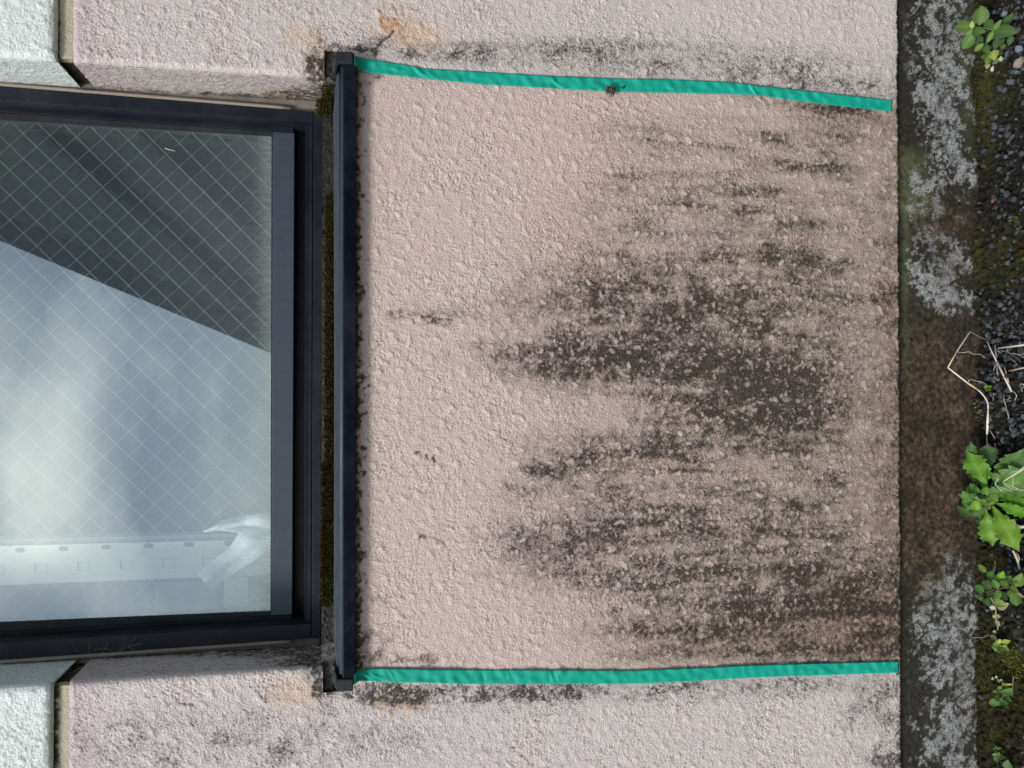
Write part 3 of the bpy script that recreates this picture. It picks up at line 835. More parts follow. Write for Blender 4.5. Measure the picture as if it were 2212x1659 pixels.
# ------------------------------------------------------------------ moss in the gap and on the plinth
M_moss = attr_mat('moss_blades', 0.9, spec=0.1, var=0.2)
def moss_blades(mb, base, nrm, n_, size, cols):
    for _ in range(n_):
        b = base()
        if b is None: continue
        h = size * rng.uniform(0.5, 1.3)
        t = np.array([rng.gauss(0, .5), rng.gauss(0, .5), rng.gauss(0, .5)]) + nrm
        t /= np.linalg.norm(t)
        sd_ = np.cross(t, np.array([rng.gauss(0, 1), rng.gauss(0, 1), rng.gauss(0, 1)])); sd_ /= np.linalg.norm(sd_)
        w = h * 0.22
        c = cols[rng.randrange(len(cols))]
        k = rng.uniform(0.7, 1.25); c = tuple(q * k for q in c)
        mb.add([b - sd_ * w, b + sd_ * w, b + t * h], [(0, 1, 2)], c)
mb = MB()
brn = [(0.055, 0.035, 0.012), (0.075, 0.05, 0.016), (0.04, 0.032, 0.012), (0.08, 0.07, 0.018)]
grn = [(0.07, 0.068, 0.014), (0.09, 0.088, 0.018), (0.05, 0.048, 0.012), (0.11, 0.10, 0.022)]
def gapb(y0, y1, xa_, xb_):
    def f():
        y = rng.uniform(y0, y1)
        c = wp(rng.uniform(xa_, xb_), y, 0.006)
        return c
    return f
nn_ = np.array([0, -1.0, 0.3])
for y0, y1, xa_, xb_, n_, cc in ((420, 600, 703, 722, 1800, brn), (600, 1000, 701, 722, 4200, brn), (560, 640, 704, 718, 500, grn), (1000, 1250, 695, 721, 4000, brn), (1140, 1310, 693, 719, 2600, grn),
                                 (185, 250, 695, 716, 900, grn), (215, 250, 683, 700, 500, grn), (430, 480, 706, 718, 260, grn), (780, 840, 703, 716, 300, grn)):
    moss_blades(mb, gapb(y0, y1, xa_, xb_), nn_, n_, 0.0034, cc)
tag(mb.build('sill_moss', M_moss), 'brown and green moss growing in the gap between window frame and sill', 'moss', kind='stuff')

# ------------------------------------------------------------------ masking tape
def tape_mat():
    m, n, b = new_mat('green_masking_tape')
    v = noise(n, 220, 5, 0.7)
    w = noise(n, 30, 4, 0.6)
    c = mixc(n, ramp(n, v, [(0.3, 0.0), (0.7, 1.0)]), (0.004, 0.33, 0.230), (0.014, 0.45, 0.320))
    n.links.new(mixc(n, mth(n, 'MULTIPLY', w, 0.35), c, (0.0, 0.29, 0.21)), b.inputs['Base Color'])
    b.inputs['Roughness'].default_value = 0.62
    b.inputs['Specular IOR Level'].default_value = 0.3
    p = bump(n, b, noise(n, 210, 5, 0.65), 0.4, 0.0012)
    return m
M_tape = tape_mat()
def tape(top, bot, creases, name, label, lift):
    tx = [p[0] for p in top]; bx = [p[0] for p in bot]
    x0_, x1_ = top[0][0], top[-1][0]
    n_ = 420; k = 10
    vs = []; 
    for i in range(n_ + 1):
        X = x0_ + (x1_ - x0_) * i / n_
        Xb = bot[0][0] + (bot[-1][0] - bot[0][0]) * i / n_
        a = np.interp(X, tx, [p[1] for p in top]); b = np.interp(Xb, bx, [p[1] for p in bot])
        for j in range(k + 1):
            t = j / k
            px = X * (1 - t) + Xb * t + (rng.uniform(-.8, .8) if i == n_ else 0)
            py = a * (1 - t) + b * t
            q = wp(px, py, 0)
            xx, zz = np.array([q[0]]), np.array([q[2]])
            y = -0.0024 - 0.0003 * float(samp(HF, xx, zz)[0]) - 0.0006 * float(samp(n4, xx, zz)[0]) - 0.00035 * float(samp(n3, xx, zz)[0])
            for (cx, cy, ang, ln, hh) in creases:
                ca, sa = math.cos(math.radians(ang)), math.sin(math.radians(ang))
                u = (px - cx) * ca + (py - cy) * sa; v = -(px - cx) * sa + (py - cy) * ca
                y -= hh * math.exp(-(u / ln) ** 2) * (math.exp(-(v / 2.2) ** 2) - 0.5 * math.exp(-((v - 6) / 4.0) ** 2))
            y -= lift * math.exp(-(px - x0_) / 9.0)
            q = wp(px, py, y)
            vs.append(q)
    fs = [(i * (k + 1) + j, (i + 1) * (k + 1) + j, (i + 1) * (k + 1) + j + 1, i * (k + 1) + j + 1) for i in range(n_) for j in range(k)]
    mb = MB(); mb.add(vs, fs)
    o = mb.build(name, M_tape, smooth=True)
    sm = o.modifiers.new('thickness', 'SOLIDIFY'); sm.thickness = 0.00025; sm.offset = 0
    return tag(o, label, 'tape', 'strips of green masking tape')
tape([(766,120),(790,127),(832,133.5),(895,143),(914,148),(1003,153),(1184,164),(1316,169),(1485,173),(1567,177),(1632,184),(1762,198.6),(1926,216.5)],
     [(766,140),(778,150),(799,157.5),(921,170),(1052,183),(1217,192),(1316,198),(1485,201),(1599,204),(1632,204.4),(1762,223),(1926,241)],
     [(905,155,48,16,.0022),(915,160,40,12,.0018),(1198,176,50,14,.0016),(1207,182,35,12,.0012),(1626,192,60,15,.0022),(850,148,10,24,.0008)],
     'masking_tape', 'green masking tape strip with a fuzzy tuft of dirt stuck on its edge', 0.020)
tape([(766,1457),(772,1450),(781.5,1447),(809,1444),(918,1446),(1026,1447),(1377,1448.5),(1509,1443),(1641,1436.6),(1940,1429)],
     [(766,1478),(776,1471),(790,1471),(809,1471.5),(867,1474.5),(918,1475),(1026,1478),(1377,1477),(1509,1470.5),(1641,1463),(1942,1453)],
     [(1050,1462,80,14,.0009),(1100,1462,70,14,.0008),(1192,1462,75,14,.0011),(1205,1462,65,12,.0008),(820,1463,20,20,.0012),(845,1456,60,14,.001),(790,1458,30,12,.0016)],
     'masking_tape', 'clean green masking tape strip without any dirt tuft on it', 0.020)

# fuzzy dirt stuck on the tape
M_dirt = attr_mat('dirt_fibres', 0.9)
mb = MB()
c0 = wp(1318, 196, -0.006)
for _ in range(150):
    a = c0 + np.array([rng.gauss(0, .0022), rng.uniform(-.004, .002), rng.gauss(0, .0026)])
    t = np.array([rng.gauss(0, 1), rng.gauss(0, 1), rng.gauss(0, 1)]); t /= np.linalg.norm(t)
    cc = rng.choice([(.02, .02, .018), (.05, .045, .04), (.16, .16, .14), (.22, .14, .10), (.015, .015, .015)])
    tube(mb, [a, a + t * .002, a + t * .004 + np.array([0, 0, rng.gauss(0, .001)])], [.0004, .0005, .0002], 4, cc)
tube(mb, smooth_path([wp(1322, 193, -.006), wp(1332, 189, -.005), wp(1345, 190, -.004)]), .00035, 4, (.03, .03, .03))
tube(mb, [wp(1346, 191, -.004), wp(1349, 185, -.004)], [.0012, .0009], 6, (.02, .02, .02))
tube(mb, [wp(1321, 193, -.006), wp(1320, 184, -.006)], .0003, 4, (.2, .2, .18))
tag(mb.build('dirt_tuft', M_dirt), 'fuzzy grey tuft of dirt stuck to the edge of the upper green tape', 'dirt')

# cobweb on the left side of the window
M_web = plain('cobweb_silk', (0.55, 0.52, 0.45), 0.8)
mb = MB()
def webp(X, Y, d=0.055): return wp(X * .3418 * .643, (2400 + Y * .4069) / 1.852, d)
for pts in ([(1340, 360), (1250, 450), (1130, 525), (930, 590), (780, 600)], [(700, 410), (740, 480), (780, 520)], [(1060, 400), (1030, 480), (970, 560)], [(1250, 455), (1310, 490), (1400, 580)],
            [(930, 490), (1030, 480), (1110, 500)], [(1390, 430), (1250, 460)], [(880, 420), (870, 520), (850, 530)], [(790, 610), (900, 600), (1000, 540)], [(720, 700), (820, 650), (900, 600)], [(680, 755), (780, 757)],
            [(750, 690), (850, 640), (950, 560)], [(1130, 525), (1060, 590)], [(800, 620), (1010, 570), (1170, 510), (1240, 370)]):
    tube(mb, smooth_path([webp(a, b) for a, b in pts], 4), 0.00006, 4)
tag(mb.build('cobweb', M_web), 'wispy cobweb strands across the window frame near the black joint', 'cobweb')

# bits on the glass
mb = MB()
tube(mb, smooth_path([wp(356, 320, Y_GL - .001), wp(366, 323, Y_GL - .002), wp(378, 326, Y_GL - .001)]), .0006, 5, (.45, .47, .38))
tag(mb.build('straw_bit', M_dirt), 'tiny pale bit of straw stuck on the dark part of the window glass', 'straw')

# ------------------------------------------------------------------ room behind the glass
mb = MB()
rx0, rx1 = -1.3, 1.3
M_room = plain('room_plaster', (0.20, 0.25, 0.30), 0.9)
box(mb, rx0, rx1, 1.5, 1.52, ZG, 2.6)
box(mb, rx0 - .02, rx0, 0.19, 1.52, ZG, 2.6); box(mb, rx1, rx1 + .02, 0.19, 1.52, ZG, 2.6)
box(mb, rx0, rx1, 0.19, 1.5, 2.6, 2.62); box(mb, rx0, rx1, 0.19, 1.5, ZG + .3, ZG + .32)
mb.build('room_wall', M_room, house)
mb = MB()                                    # wall thickness round the opening
wz = wp(697, 829, Y_FR)[2]
ox0, ox1 = wp(300, 1425, Y_FR)[0] , wp(300, 195, Y_FR)[0]
box(mb, rx0 - .02, ox0 - .012, 0.125, 0.19, ZG, 2.62); box(mb, ox1 + .012, rx1 + .02, 0.125, 0.19, ZG, 2.62); box(mb, ox0 - .012, ox1 + .012, 0.125, 0.19, ZG, wz - .004)
mb.build('wall_core', M_room, house)

# perforated steel rack post
YP = 0.172
M_post = plain('cream_steel_post', (0.80, 0.80, 0.68), 0.55, var=0.06, scale=25)
M_hole = plain('dark_slot', (0.10, 0.12, 0.14), 0.9)
post = empty('rack_post', tuple(wp(480, 1215, YP)))
tag(post, 'cream perforated steel rack post seen through the window glass', 'post')
pu = lambda px: line((0, 1179), (400, 1169), px); pl_ = lambda px: line((0, 1265), (415, 1249), px)
mb = MB(); prism(mb, [(-330, pu(-330)), (640, pu(640)), (640, pl_(640)), (-330, pl_(-330))], YP, YP + .003)
o = mb.build('post_face', M_post, post, bevel=.001)
mb = MB(); prism(mb, [(-330, pu(-330) - 13), (640, pu(640) - 13), (640, pu(640) - 1), (-330, pu(-330) - 1)], YP + .008, YP + .035)
mb.build('post_flange', plain('grey_steel_flange', (0.42, 0.45, 0.45), 0.6), post)
for X, Y in ((-44, 1193), (43, 1188.5), (137, 1185.5), (229, 1182), (320, 1179), (408, 1176), (494, 1173)):
    pts = [(X + 10 * math.copysign(abs(math.cos(t)) ** .7, math.cos(t)), Y + 5 * math.copysign(abs(math.sin(t)) ** .7, math.sin(t)) + (1 if abs(math.sin(t)) < .3 else 0)) for t in [2 * math.pi * k / 20 for k in range(20)]]
    mb = MB(); prism(mb, pts, YP - .0006, YP + .0002); mb.build('slot_hole', M_hole, post)
for X, Y in ((-6, 1232), (87, 1228), (180, 1224.5), (272, 1221), (362, 1217), (449, 1214)):
    mb = MB(); prism(mb, [(X - 13, Y - 11), (X - 10, Y - 9), (X - 10, Y + 8), (X - 13, Y + 10)], YP - .0006, YP + .0002)
    for y in (-9, 8): prism(mb, [(X - 10, Y + y), (X + 12, Y + y), (X + 12, Y + y + .8), (X - 10, Y + y + .8)], YP - .0006, YP + .0002)
    prism(mb, [(X + 12.3, Y - 11), (X + 13.2, Y - 11), (X + 13.2, Y + 10), (X + 12.3, Y + 10)], YP - .0006, YP + .0002)
    mb.build('slot_tab', plain('slot_edge', (0.34, 0.36, 0.35), 0.8), post)

# boxes and crumpled bag behind the lower corner of the glass
M_card = plain('cardboard', (0.58, 0.52, 0.42), 0.9)
mb = MB(); prism(mb, [(336, 1258), (470, 1256), (470, 1420), (330, 1420)], 0.20, 0.34)
tag(mb.build('cardboard_box', M_card, bevel=.002), 'dull brown box behind the glass below the rack post', 'box')
mb = MB(); prism(mb, [(484, 1246), (535, 1246), (537, 1360), (484, 1362)], 0.180, 0.190)
for X in (500, 513): prism(mb, [(X, 1265), (X + 9, 1265), (X + 9, 1300), (X, 1300)], 0.1794, 0.1798)
tag(mb.build('cream_bracket', M_post, bevel=.001), 'short cream bracket at the lower corner of the window, behind the glass', 'bracket')
M_bag = plain('white_plastic_bag', (0.82, 0.86, 0.85), 0.5, var=0.05, bd=0.004, bs=35)
top = [(440, 1146), (470, 1130), (510, 1119), (560, 1112), (600, 1108)]
cr2 = [(400, 1240), (440, 1222), (480, 1196), (520, 1170), (530, 1140), (540, 1115)]
def sheet(A, B, n_, k, Y, name, mat, amp=.006):
    vs = []
    for i in range(n_ + 1):
        for j in range(k + 1):
            t = i / n_; u = j / k
            ia = t * (len(A) - 1); ib = t * (len(B) - 1)
            pa = (np.interp(ia, range(len(A)), [p[0] for p in A]), np.interp(ia, range(len(A)), [p[1] for p in A]))
            pb = (np.interp(ib, range(len(B)), [p[0] for p in B]), np.interp(ib, range(len(B)), [p[1] for p in B]))
            px, py = pa[0] * (1 - u) + pb[0] * u, pa[1] * (1 - u) + pb[1] * u
            q = wp(px, py, Y)
            y = Y + amp * math.sin(u * 9 + t * 3) * 0.6 + amp * 0.8 * float(samp(n4, np.array([q[0] * 1.5]), np.array([q[2] * 1.5]))[0]) - amp * math.sin(math.pi * u)
            vs.append(wp(px, py, y))
    fs = [(i * (k + 1) + j, (i + 1) * (k + 1) + j, (i + 1) * (k + 1) + j + 1, i * (k + 1) + j + 1) for i in range(n_) for j in range(k)]
    return vs, fs
bm_ = MB()
v, f = sheet([(440, 1147), (478, 1126), (530, 1114), (612, 1104)], [(442, 1149), (480, 1146), (520, 1152), (612, 1180)], 30, 14, .142, '', None); bm_.add(v, f)
v, f = sheet([(425, 1240), (455, 1212), (495, 1185), (525, 1140)], [(455, 1270), (500, 1243), (560, 1205), (612, 1165)], 40, 22, .139, '', None); bm_.add(v, f)
bag = bm_.build('plastic_bag', M_bag, smooth=True)
sm = bag.modifiers.new('thickness', 'SOLIDIFY'); sm.thickness = .0015
tag(bag, 'crumpled white plastic bag pressed behind the lower corner of the glass', 'bag')

# ------------------------------------------------------------------ neighbour building behind the camera, seen mirrored in the pane
def mir(px, py, Y):
    d = ray(px, py); h = CAM + d * ((Y_GL - CAM[1]) / d[1])
    d = np.array([d[0], -d[1], d[2]])
    return h + d * ((Y - h[1]) / d[1])
nb = empty('neighbour_building', (2.0, -4.5, ZG))
tag(nb, 'dark neighbouring building with a slanting roof edge, mirrored in the window glass', 'building')
def mprism(mb, pts, Y0, Y1):
    a = [mir(x, y, Y0) for x, y in pts]; b = [np.array([p[0], Y1, p[2]]) for p in a]
    n = len(a)
    mb.add(a + b, [tuple(range(n)), tuple(reversed(range(n, 2 * n)))] + [(i, n + i, n + (i + 1) % n, (i + 1) % n) for i in range(n)])
bl = lambda px: line((0, 520), (570, 757), px)
mb = MB(); mprism(mb, [(-700, bl(-700)), (760, bl(760)), (760, bl(760) - 62), (-700, bl(-700) - 62)], -3.6, -3.8)
mb.build('fascia', plain('dark_fascia', (0.075, 0.083, 0.085), 0.8), nb)
mb = MB(); mprism(mb, [(-700, bl(-700) - 60), (760, bl(760) - 60), (760, -900), (-700, -900)], -3.9, -6.5)
mb.build('wall', plain('grey_siding', (0.22, 0.24, 0.225), 0.9), nb)
bd = lambda px: line((0, 215), (400, 540), px)
mb = MB(); mprism(mb, [(-500, bd(-500)), (620, bd(620)), (620, bd(620) - 42), (-500, bd(-500) - 42)], -3.82, -3.88)
mb.build('beam', plain('dark_beam', (0.05, 0.055, 0.055), 0.8), nb)
mb = MB(); mprism(mb, [(300, 285), (620, 560), (700, 300), (620, 200)], -3.84, -3.89)
mb.build('panel', plain('dark_panel', (0.05, 0.06, 0.055), 0.8), nb)

# ------------------------------------------------------------------ ground
M_soil = attr_mat('dark_soil', 0.95, bs=600, bd=0.0015, bst=0.8, spec=0.15, var=0.45, vs=500)
def ground_h(x, y):
    X, Z = x, y * 1.0 + 0.3
    return 0.0022 * samp(midN, X, Z) + 0.003 * samp(n4, X, Z) + 0.0016 * samp(n2, X, Z)
def axis(a, b, step, lo, hi):
    mid = list(np.arange(a, b, step)); out = []; st = step; p = a
    L = []
    while p > lo: st *= 1.6; p -= st; L.append(p)
    R = []; st = step; p = mid[-1]
    while p < hi: st *= 1.6; p += st; R.append(p)
    return np.array(L[::-1] + mid + R)
gxs = axis(-0.78, 0.78, 0.0022, -60, 60); gys = axis(-0.22, 0.03, 0.0022, -80, 0.04)
GX, GY = np.meshgrid(gxs, gys, indexing='ij')
x, y = GX.ravel(), GY.ravel()
near = (np.abs(x) < .8) & (y > -.3)
zz = np.where(near, ground_h(x, y), 0) + ZG
P = np.stack([x, y, zz], 1)
i = np.arange(len(x)).reshape(GX.shape)
F = np.stack([i[:-1, :-1], i[1:, :-1], i[1:, 1:], i[:-1, 1:]], -1).reshape(-1, 4)
me = bpy.data.meshes.new('ground')
me.from_pydata(P.tolist(), [], F.tolist())
px, py = proj(P)
g = samp(g_an, x, y + .3); md = samp(midN, x, y + .3)
c = np.tile(np.array([[0.015, 0.0135, 0.010]]), (len(x), 1)) * (1 + 0.35 * md * near)[:, None]
mo = np.clip(gsum([(2125,110,14,60,.9),(2135,250,16,80,.9),(2150,200,30,60,.4),(2170,560,50,50,.5),(2110,560,14,80,.6),(2150,1420,60,70,.8),(2125,1500,20,60,.7),(2180,1480,50,60,.6),(2180,1600,50,60,.4),(2130,1600,20,50,.5),(2140,1220,30,30,.6)], px, py) * (1 + .5 * g), 0, 1)[:, None] * near[:, None]
c = c * (1 - mo) + np.array([[0.042, 0.042, 0.011]]) * mo
a = me.color_attributes.new('Col', 'FLOAT_COLOR', 'POINT')
a.data.foreach_set('color', np.concatenate([np.clip(c, 0, 1), np.ones((len(x), 1))], 1).astype(np.float32).ravel())
me.polygons.foreach_set('use_smooth', [True] * len(me.polygons))
tag(link('ground', me, M_soil), kind='structure')

# gravel
M_stone = attr_mat('gravel_stone', 0.75, bs=500, bd=0.0006, var=0.3, vs=300, spec=0.35)
ico_v = []
ph = (1 + 5 ** .5) / 2
for a_, b_ in ((1, ph), (-1, ph), (1, -ph), (-1, -ph)):
    ico_v += [(0, a_, b_), (a_, b_, 0), (b_, 0, a_)]
ico_v = [np.array(v) / math.sqrt(1 + ph * ph) for v in ico_v]
import bmesh
_b = bmesh.new(); bmesh.ops.create_icosphere(_b, subdivisions=1, radius=1)
icoV = [np.array(v.co) for v in _b.verts]; icoF = [tuple(v.index for v in f.verts) for f in _b.faces]; _b.free()
_b = bmesh.new(); bmesh.ops.create_icosphere(_b, subdivisions=2, radius=1)
ico2V = [np.array(v.co) for v in _b.verts]; ico2F = [tuple(v.index for v in f.verts) for f in _b.faces]; _b.free()
def stone(mb, p, r, col, sub=False):
    V, Fc = (ico2V, ico2F) if sub else (icoV, icoF)
    ax = np.array([rng.uniform(.6, 1.25), rng.uniform(.6, 1.25), rng.uniform(.45, .9)])
    q = Matrix.Rotation(rng.uniform(0, 6.28), 3, Vector((rng.gauss(0, .4), rng.gauss(0, .4), 1)).normalized())
    cut = [np.array([rng.gauss(0, 1) for _ in range(3)]) for _ in range(5)]
    cut = [(k / np.linalg.norm(k), rng.uniform(.55, .85)) for k in cut]
    out = []
    for v in V:
        w = v * ax
        for k, d in cut:
            e = w @ k - d
            if e > 0: w = w - k * e
        out.append(p + np.array(q @ Vector(w * (1 + rng.uniform(-.05, .05)))) * r)
    mb.add(out, Fc, col)
mb = MB()
dens = [(2190,60,40,70,1.),(2200,160,30,40,.9),(2140,230,16,40,.7),(2170,190,20,20,.5),(2160,430,60,60,.25),(2190,330,30,50,.5),(2170,720,60,70,.9),(2150,660,50,60,.6),(2140,830,30,50,.9),(2190,900,40,80,.6),
        (2200,1000,30,80,.6),(2180,1240,30,60,.6),(2180,1290,30,60,.5),(2200,830,40,60,.6),(2140,300,20,60,.5),(2190,560,30,60,.35),(2140,480,12,60,.4),(2200,1400,20,40,.2),(2170,1150,60,60,.4)]
cnt = 0
for _ in range(9000):
    px_, py_ = rng.uniform(2108, 2290), rng.uniform(-90, 1750)
    dd = gsum(dens, np.array([px_]), np.array([py_]))[0] + 0.05
    if px_ > 2212: dd = .5
    if rng.random() > dd * 0.62: continue
    p = gp(px_, py_, ZG)
    if p[1] > Y_FND - .004: continue
    r = rng.choice([.0016, .002, .0025, .003, .004, .005]) * rng.uniform(.8, 1.15)
    p[2] += float(ground_h(np.array([p[0]]), np.array([p[1]]))[0]) + r * .15
    k = rng.uniform(.3, 1.0)
    col = rng.choice([(.085, .100, .120), (.070, .082, .098), (.11, .12, .13), (.06, .062, .06), (.10, .10, .095), (.05, .055, .06)])
    stone(mb, p, r, tuple(q * k for q in col)); cnt += 1
tag(mb.build('gravel', M_stone), 'loose blue grey gravel scattered over the dark soil', 'gravel', kind='stuff')
for px_, py_, r, col, lab in ((2201, 136, .0085, (.24, .20, .16), 'pale tan rounded pebble under the topmost weed'), (2144, 434, .0035, (.28, .10, .06), 'small reddish chip of brick on the soil beside the plinth'),
                              (2209, 998, .009, (.22, .12, .085), 'reddish brown stone beside the lobed leaf weed'), (2170, 30, .0062, (.17, .21, .24), 'light blue grey stone standing above the topmost weed'),
                              (2105, 668, .0, None, '') , (2201, 106, .0065, (.15, .18, .21), 'blue grey stone on the right of the topmost weed')):
    if r == 0: continue
    mb = MB(); p = gp(px_, py_, ZG + r * .5); stone(mb, np.array([0, 0, 0.]), r, col, True)
    o = mb.build('pebble', M_stone); o.location = p
    tag(o, lab, 'stone', 'larger stones lying on the soil')
# moss on the soil
mb = MB()
def mg(cx, cy, rx, ry):
    def f():
        px_, py_ = rng.gauss(cx, rx), rng.gauss(cy, ry)
        p = gp(px_, py_, ZG)
        if p[1] > Y_FND - .002:
            p = wp(px_, py_, Y_FND - .0005)
            return p if px_ > 2085 else None
        p[2] += float(ground_h(np.array([p[0]]), np.array([p[1]]))[0])
        return p
    return f
for cx, cy, rx, ry, n_, cc in ((2118,30,8,40,500,grn),(2120,240,8,50,1300,grn),(2112,140,8,50,400,brn),(2125,330,10,40,300,grn),(2135,1230,14,14,500,grn),(2125,1400,8,24,600,grn),(2150,1450,20,22,1500,grn),(2180,1510,22,30,700,brn),
                               (2195,1440,9,14,800,[(.22,.24,.04),(.17,.19,.03)]),(2192,1410,6,8,300,[(.22,.24,.04),(.17,.19,.03)]),(2130,1550,10,40,600,brn),(2105,540,5,50,500,brn),(2115,760,5,30,120,brn),
                               (2195,480,5,8,120,[(.2,.22,.05)]),(2122,880,4,10,160,[(.28,.26,.10)]),(2170,560,24,30,500,brn),(2160,1600,28,30,900,brn),(2200,1560,14,30,400,brn)):
    moss_blades(mb, mg(cx, cy, rx, ry), np.array([0, -.3, 1.0]), n_, .0028, cc)
tag(mb.build('ground_moss', M_moss), 'yellow green moss patches along the foot of the plinth', 'moss', kind='stuff')

# ------------------------------------------------------------------ weeds
def leaf_mat():
    m, n, b = new_mat('weed_leaf')
    a = n.nodes.new('ShaderNodeAttribute'); a.attribute_name = 'Col'
    h = n.nodes.new('ShaderNodeHueSaturation')
    n.links.new(a.outputs['Color'], h.inputs['Color'])
    n.links.new(mth(n, 'ADD', mth(n, 'MULTIPLY', noise(n, 180, 4, 0.6), 0.7), 0.65), h.inputs['Value'])
    n.links.new(h.outputs['Color'], b.inputs['Base Color'])
    b.inputs['Roughness'].default_value = 0.5
    b.inputs['Specular IOR Level'].default_value = 0.35
    tl = n.nodes.new('ShaderNodeBsdfTranslucent'); n.links.new(h.outputs['Color'], tl.inputs['Color'])
    ms = n.nodes.new('ShaderNodeMixShader'); ms.inputs[0].default_value = 0.25
    n.links.new(b.outputs[0], ms.inputs[1]); n.links.new(tl.outputs[0], ms.inputs[2])
    n.links.new(ms.outputs[0], n.nodes['Material Output'].inputs['Surface'])
    bump(n, b, noise(n, 260, 3, 0.6), 0.4, 0.0007)
    return m
M_leaf = leaf_mat()
M_stem = attr_mat('weed_stem', 0.6)
G1 = (.100, .195, .042); G2 = (.130, .235, .044); G3 = (.072, .140, .042); YG = (.36, .44, .09); PALE = (.48, .50, .26); BR = (.155, .315, .030); CREAM = (.62, .58, .40)
def leaf(base, tip, w, col, droop=.15, lobed=False, tw=0.0, shape=0.45, tipcol=None, mb=None):
    base, tip = np.array(base), np.array(tip)
    ax = tip - base; L = np.linalg.norm(ax); ax /= L
    view = CAM - base; view /= np.linalg.norm(view)
    sd_ = np.cross(ax, view); sd_ /= np.linalg.norm(sd_)
    nr = np.cross(sd_, ax); nr = nr if nr @ view > 0 else -nr
    ca, sa = math.cos(tw), math.sin(tw)
    sd_, nr = sd_ * ca + nr * sa, nr * ca - sd_ * sa
    nL, nW = (26, 6) if lobed else (12, 4)
    vs, cs = [], []
    ph_ = rng.uniform(0, 6)
    for i in range(nL + 1):
        t = i / nL
        if lobed:
            prf = (0.10 + 0.90 * sstep(0.05, 0.55, t)) * (1 - sstep(0.72, 1.0, t) * 0.93)
            teeth = ((t * 6.5 + .2) % 1.0)
            prf = float(prf) * (0.62 + 0.38 * (1 - teeth) ** 0.55 if t > .12 and t < .95 else 1)
        else:
            prf = math.sin(math.pi * t ** (0.9 if shape < .5 else 1.3)) ** 0.75 if 0 < t < 1 else 0.03
            if t < .15: prf = max(prf * .8, .06)
        for j in range(-nW // 2, nW // 2 + 1):
            u = j / (nW / 2)
            wav = (0.06 * math.sin(t * 17 + ph_ + (2 if u > 0 else 0)) * abs(u) if lobed else 0)
            h = (0.16 * abs(u) ** 1.3 * prf + wav) * w - droop * L * (t * t - t * .25)
            vs.append(base + ax * L * t + sd_ * (u * prf * w / 2) + nr * h)
            k = 1.22 if j == 0 else 1.0
            k *= 1 - .10 * abs(u)
            k *= 1 + .10 * math.sin(t * 42 - abs(u) * 5) * (0.3 + abs(u))
            cc = col if not (tipcol and t > .86) else tipcol
            cs.append(tuple(min(1, q * k) for q in cc))
    fs = []
    k = nW + 1
    for i in range(nL):
        for j in range(nW):
            fs.append((i * k + j, (i + 1) * k + j, (i + 1) * k + j + 1, i * k + j + 1))
    n0 = len(mb.v)
    mb.v += [tuple(v) for v in vs]; mb.f += [tuple(a_ + n0 for a_ in f) for f in fs]; mb.c += cs
class Weed:
    def __init__(s, name, label, cx, cy, k, root, group='weeds along the foot of the wall'):
        s.o = empty(name, tuple(gp(*(cx + k * root[0], cy + k * root[1]), ZG) * np.array([1, 1, 1])))
        if s.o.location[1] > 0: s.o.location[1] = 0.0
        s.cx, s.cy, s.k = cx, cy, k
        tag(s.o, label, 'weed', group)
        s.st = MB()
    def p(s, X, Y, h): return gp(s.cx + s.k * X, s.cy + s.k * Y, ZG + h)
    def leaf(s, b, t, w, col=G1, h=.03, dh=.004, **kw):
        a, c_ = s.p(*b, h), s.p(*t, h + dh)
        wp_ = s.p(b[0], b[1] + w, h) - a
        ww = w * s.k * np.linalg.norm(a - CAM) / FPX
        c2 = tuple(q * rng.uniform(.85, 1.15) for q in col)
        mb = MB(); leaf(a, c_, ww, c2, mb=mb, tw=rng.uniform(-.3, .3), **kw)
        mb.build('leaf', M_leaf, s.o, smooth=True)
    def stem(s, pts, r=.0008, col=(.12, .16, .05)):
        tube(s.st, smooth_path([s.p(*q) for q in pts], 4), r, 6, col)
    def done(s):
        if s.st.v: s.st.build('stem', M_stem, s.o, smooth=True)

w = Weed('chickweed', 'leafy weed with broad pointed opposite leaves, topmost of the weeds, beside white stained plinth', 2041, 0, .0977, (985, 1640))
H = .045
for b, t, wd, c_, h in (((760,560),(820,120),260,G1,H),((600,610),(200,570),215,G2,H),((650,750),(385,1090),210,G1,H-.004),((600,700),(870,690),160,G1,H-.003),((1060,640),(880,420),150,G3,H-.012),((1080,680),(1235,450),95,G2,.036),
                        ((1100,700),(1555,700),225,G1,.034),((1070,680),(935,940),95,G2,.036),((1270,600),(1500,310),140,G3,.014),((860,960),(645,1140),105,G2,.03),((850,930),(680,800),115,G3,.026),((890,1000),(970,1190),115,G1,.028),
                        ((980,1230),(780,1275),90,G3,.02),((1190,800),(1100,1110),130,G3,.012),((1180,1030),(1310,870),110,G3,.012),((1080,1110),(1090,1315),165,YG,.024),((1180,1190),(1265,1175),80,G3,.016),((1240,1070),(1335,990),70,G2,.016),
                        ((970,1240),(920,1430),95,G2,.02),((950,1400),(930,1515),85,PALE,.014),((1230,1360),(1240,1245),75,PALE,.008),((1040,1590),(1065,1460),60,CREAM,.006),((1190,1280),(1050,1420),100,G3,.012),((1490,790),(1410,1000),110,G3,.006),
                        ((1030,1080),(950,1030),90,G3,.014),((980,1570),(895,1580),36,CREAM,.005),((1220,1060),(1250,1150),80,G3,.012),((605,640),(600,455),80,YG,H+.004),((600,640),(450,790),95,G2,H+.004)):
    w.leaf(b, t, wd, c_, h)
w.stem([(975,1650,0),(1000,1450,.006),(1010,1240,.014),(900,960,.026),(1080,690,.034),(800,610,.042),(640,620,.044)], .0009)
w.stem([(1010,1400,.006),(1120,1000,.01),(1200,800,.014),(900,930,.026)], .0006)
w.done()

